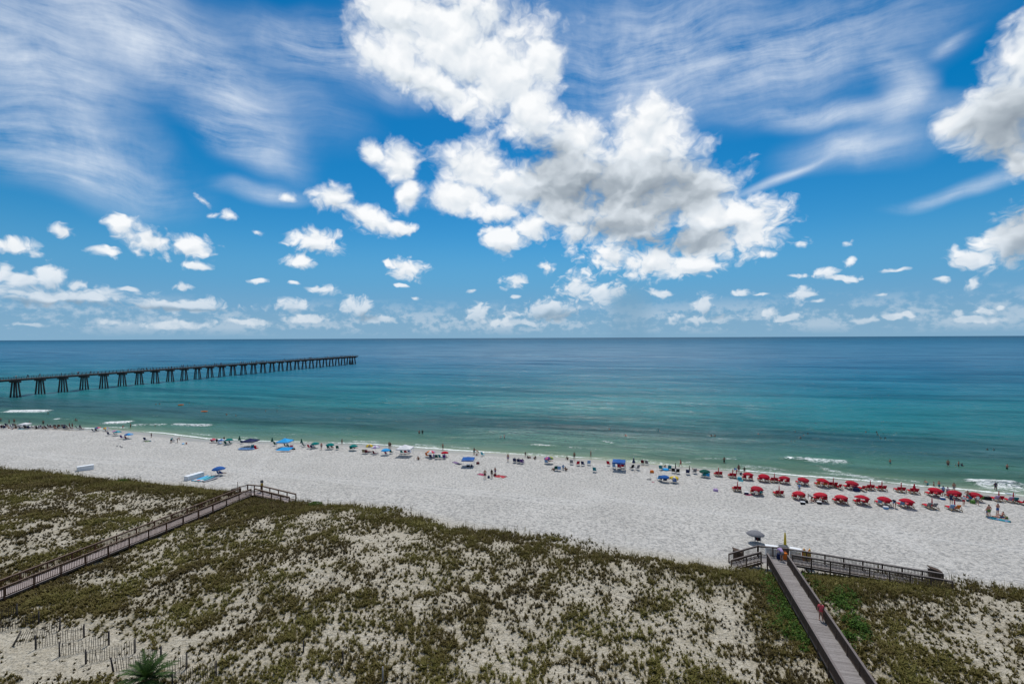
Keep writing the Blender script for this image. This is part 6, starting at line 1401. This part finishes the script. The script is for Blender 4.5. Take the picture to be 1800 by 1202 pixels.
# bathers in the water: (x, y at the waterline, depth they stand in ...)
SEA = [(737, 761.5, 0.75, 1.75, 'stand', 'left of two bathers wading far out at centre'), (742.5, 761.5, 0.7, 1.75, 'stand', 'right of two bathers wading far out at centre'), (880.5, 769.5, 1.0, 1.7, 'wade', 'left of two waist-deep bathers behind the sunlit ripples'), (886.8, 769.5, 0.75, 1.75, 'stand', 'right, taller of two bathers behind the sunlit ripples'), (1038.5, 802.5, 0.25, 1.75, 'stand', 'bather wading ankle deep left of the far blue tent'), (1071, 755, 1.1, 1.7, 'wade', 'bather with a splash far out at centre right'), (1100, 766, 1.1, 1.7, 'wade', 'lone bather out beyond the far blue tent'), (1157.5, 756, 1.25, 1.7, 'wade', 'lone swimmer with reddish skin far out above the blue and yellow umbrellas'),
       (1250.5, 766, 1.2, 1.7, 'wade', 'left of two swimmers close together above the dark green umbrella'), (1256.5, 766, 1.2, 1.7, 'wade', 'right of two swimmers close together above the dark green umbrella'), (1333, 763, 1.3, 1.7, 'wade', 'single swimmer between two groups at right'), (1273, 812, 0.55, 1.8, 'wade', 'dark bather standing knee deep above the first seaward pair'), (1390.5, 777, 1.15, 1.7, 'wade', 'left of the two lower swimmers in the cluster of six'), (1397, 776.5, 1.2, 1.7, 'wade', 'right of the two lower swimmers in the cluster of six'), (1407, 769, 1.2, 1.7, 'wade', 'middle swimmer in the cluster of six'), (1412.5, 765, 1.35, 1.7, 'wade', 'swimmer with white splash in the cluster of six'), (1420, 762, 1.3, 1.7, 'wade', 'rightmost swimmer in the cluster of six'), (1398, 759, 1.3, 1.7, 'wade', 'farthest swimmer in the cluster of six'),
       (1522, 759.5, 1.25, 1.7, 'wade', 'leftmost swimmer in the right-hand cluster of five'), (1541, 760, 1.2, 1.7, 'wade', 'upper swimmer of the close two in the right-hand cluster'), (1542.5, 764, 1.3, 1.7, 'wade', 'lower swimmer of the close two in the right-hand cluster'), (1552.5, 763, 1.3, 1.7, 'wade', 'upper right swimmer in the right-hand cluster'), (1548, 770, 1.35, 1.7, 'wade', 'lower left swimmer in the right-hand cluster'), (1556, 770, 1.3, 1.7, 'wade', 'lower right swimmer in the right-hand cluster'), (1735.5, 791, 1.25, 1.75, 'wade', 'left of two swimmers far out near the right edge'), (1747, 791, 1.25, 1.75, 'wade', 'right of two swimmers far out near the right edge'),
       (1565, 814, 0.85, 1.85, 'fold', 'man standing waist deep above the red loungers'), (1666.5, 817, 0.6, 1.8, 'stand', 'bather standing thigh deep left of a splashing one'), (1685, 817.5, 0.75, 1.75, 'wade', 'bather with raised splash right of another'), (1691, 816.5, 1.3, 1.7, 'wade', 'swimmer low in the water at the splash'), (1680, 817, 1.3, 1.4, 'wade', 'child low in the water at the splash'), (1770, 822, 0.95, 1.85, 'fold', 'man standing waist deep near the right edge'), (1630, 853, 0.45, 1.7, 'bend', 'stooping leftmost of three bathers in the shallows'), (1641.5, 854, 0.55, 1.45, 'stand', 'child, middle of three bathers in the shallows'), (1651, 856, 0.5, 1.75, 'fold', 'rightmost of three bathers in the shallows'), (1750, 860, 0.35, 1.75, 'fold', 'bather standing in the shallows before the white water'),
       (76.5, 729, 1.3, 1.7, 'wade', 'swimmer low at the end of the long breaker'), (84.5, 728, 1.0, 1.75, 'wade', 'bather standing at the end of the long breaker'), (133, 738.5, 1.0, 1.75, 'wade', 'left bather of the close pair in the surf at left'), (135.5, 739, 1.15, 1.6, 'wade', 'right bather of the close pair in the surf at left'), (16, 743.5, 0.4, 1.75, 'stand', 'dark bather behind the far cluster, left of another'), (25, 742.5, 0.4, 1.75, 'stand', 'dark bather behind the far cluster, right of another'), (52, 746, 0.3, 1.6, 'stand', 'short bather behind the far cluster'), (76, 745.5, 0.4, 1.75, 'stand', 'bather behind the right half of the far cluster'), (1.5, 740.5, 0.5, 1.75, 'stand', 'bather at the left frame edge'),
       (229.5, 751, 0.35, 1.75, 'stand', 'bather standing in the surf right of the umbrellas at left'), (273, 748.5, 1.3, 1.7, 'wade', 'swimmer low behind the breaking wave at left'), (274, 710.5, 1.25, 1.7, 'wade', 'left of two swimmers below the pier'), (280.5, 710, 1.25, 1.7, 'wade', 'right of two swimmers below the pier'), (326, 709.5, 1.25, 1.7, 'wade', 'swimmer just right of the upper orange raft'), (332.5, 708.5, 1.25, 1.7, 'wade', 'second swimmer right of the upper orange raft'), (398, 728.5, 1.15, 1.75, 'wade', 'dark swimmer right of the lower orange raft'), (414.5, 729.5, 1.3, 1.7, 'wade', 'swimmer with pale ripple right of the lower orange raft'), (467, 723, 1.1, 1.75, 'wade', 'left of two swimmers out from the green umbrellas'), (487, 723, 1.1, 1.75, 'wade', 'right of two swimmers out from the green umbrellas'), (468, 684, 1.3, 1.75, 'wade', 'far swimmer out under the pier, right'), (452.5, 688.5, 1.3, 1.75, 'wade', 'far swimmer out under the pier, left'), (503.5, 776, 0.5, 1.75, 'fold', 'bather in the shallows right behind the blue tent'), (601, 779.5, 0.35, 1.75, 'walk', 'bather wading left of the sea green umbrella near the tan one')]
for i, (a, b, dep, h, pose, lab) in enumerate(SEA):
    person(W_(a, b, dep), pose, random.uniform(-180, 180), h, random.choice('ttbbr'), random.choice('dddb'), random.choice(['trunks', 'trunks', 'suit']), random.choice(['black', 'navy', 'maroon', 'teal', 'black']), None, lab)
raft(W_(318, 712, -0.02), 1.9, 1.1, 'orange', 'orange raft afloat below the pier, upper of two', 0.1); raft(W_(359, 723.5, -0.02), 2.1, 1.1, 'orange', 'orange raft afloat below the pier, lower of two', 0.05)
o = link('body_board', board_mesh(1.5, 0.6, 0.1, ['white', 'lblue', 'white']), None, W_(1776, 868, -0.04), 1.3); tag(o, 'white body board floating in the shallows at right', 'board')
p = W_(1767, 867.5, 0.25); person(p, 'lie', 60, 1.6, 'b', 'd', 'suit', 'black', None, 'bather lying in the shallows beside the white body board')
o = link('pool_float', board_mesh(1.5, 0.7, 0.2, ['lblue', 'aqua', 'lblue']), None, on_ground(322, 780.5), 0.6); tag(o, 'pale blue float lying beside the child in orange', 'float')
# small figures at the pier rails
st, pv_, pc_, sp_, zp_ = PIER
for i in range(64):
    d_ = random.uniform(5.5, 35.8) * sp_; sx = random.choice((-1, 1)); wd = 2.3 if d_ < 34 * sp_ else random.uniform(1, 4.2)
    p = st + pv_ * d_ + pc_ * sx * wd; p.z = zp_ + 0.02
    person(p, random.choice(('stand', 'fold', 'hips')), random.uniform(-180, 180), random.uniform(1.6, 1.85), random.choice('tbr'), 'd', 'trunks', random.choice(['black', 'navy', 'grey', 'khaki']), random.choice(['black', 'navy', 'grey', 'maroon', 'white', 'blue']), 'small figure on the deck of the long pier', 'people on the pier')
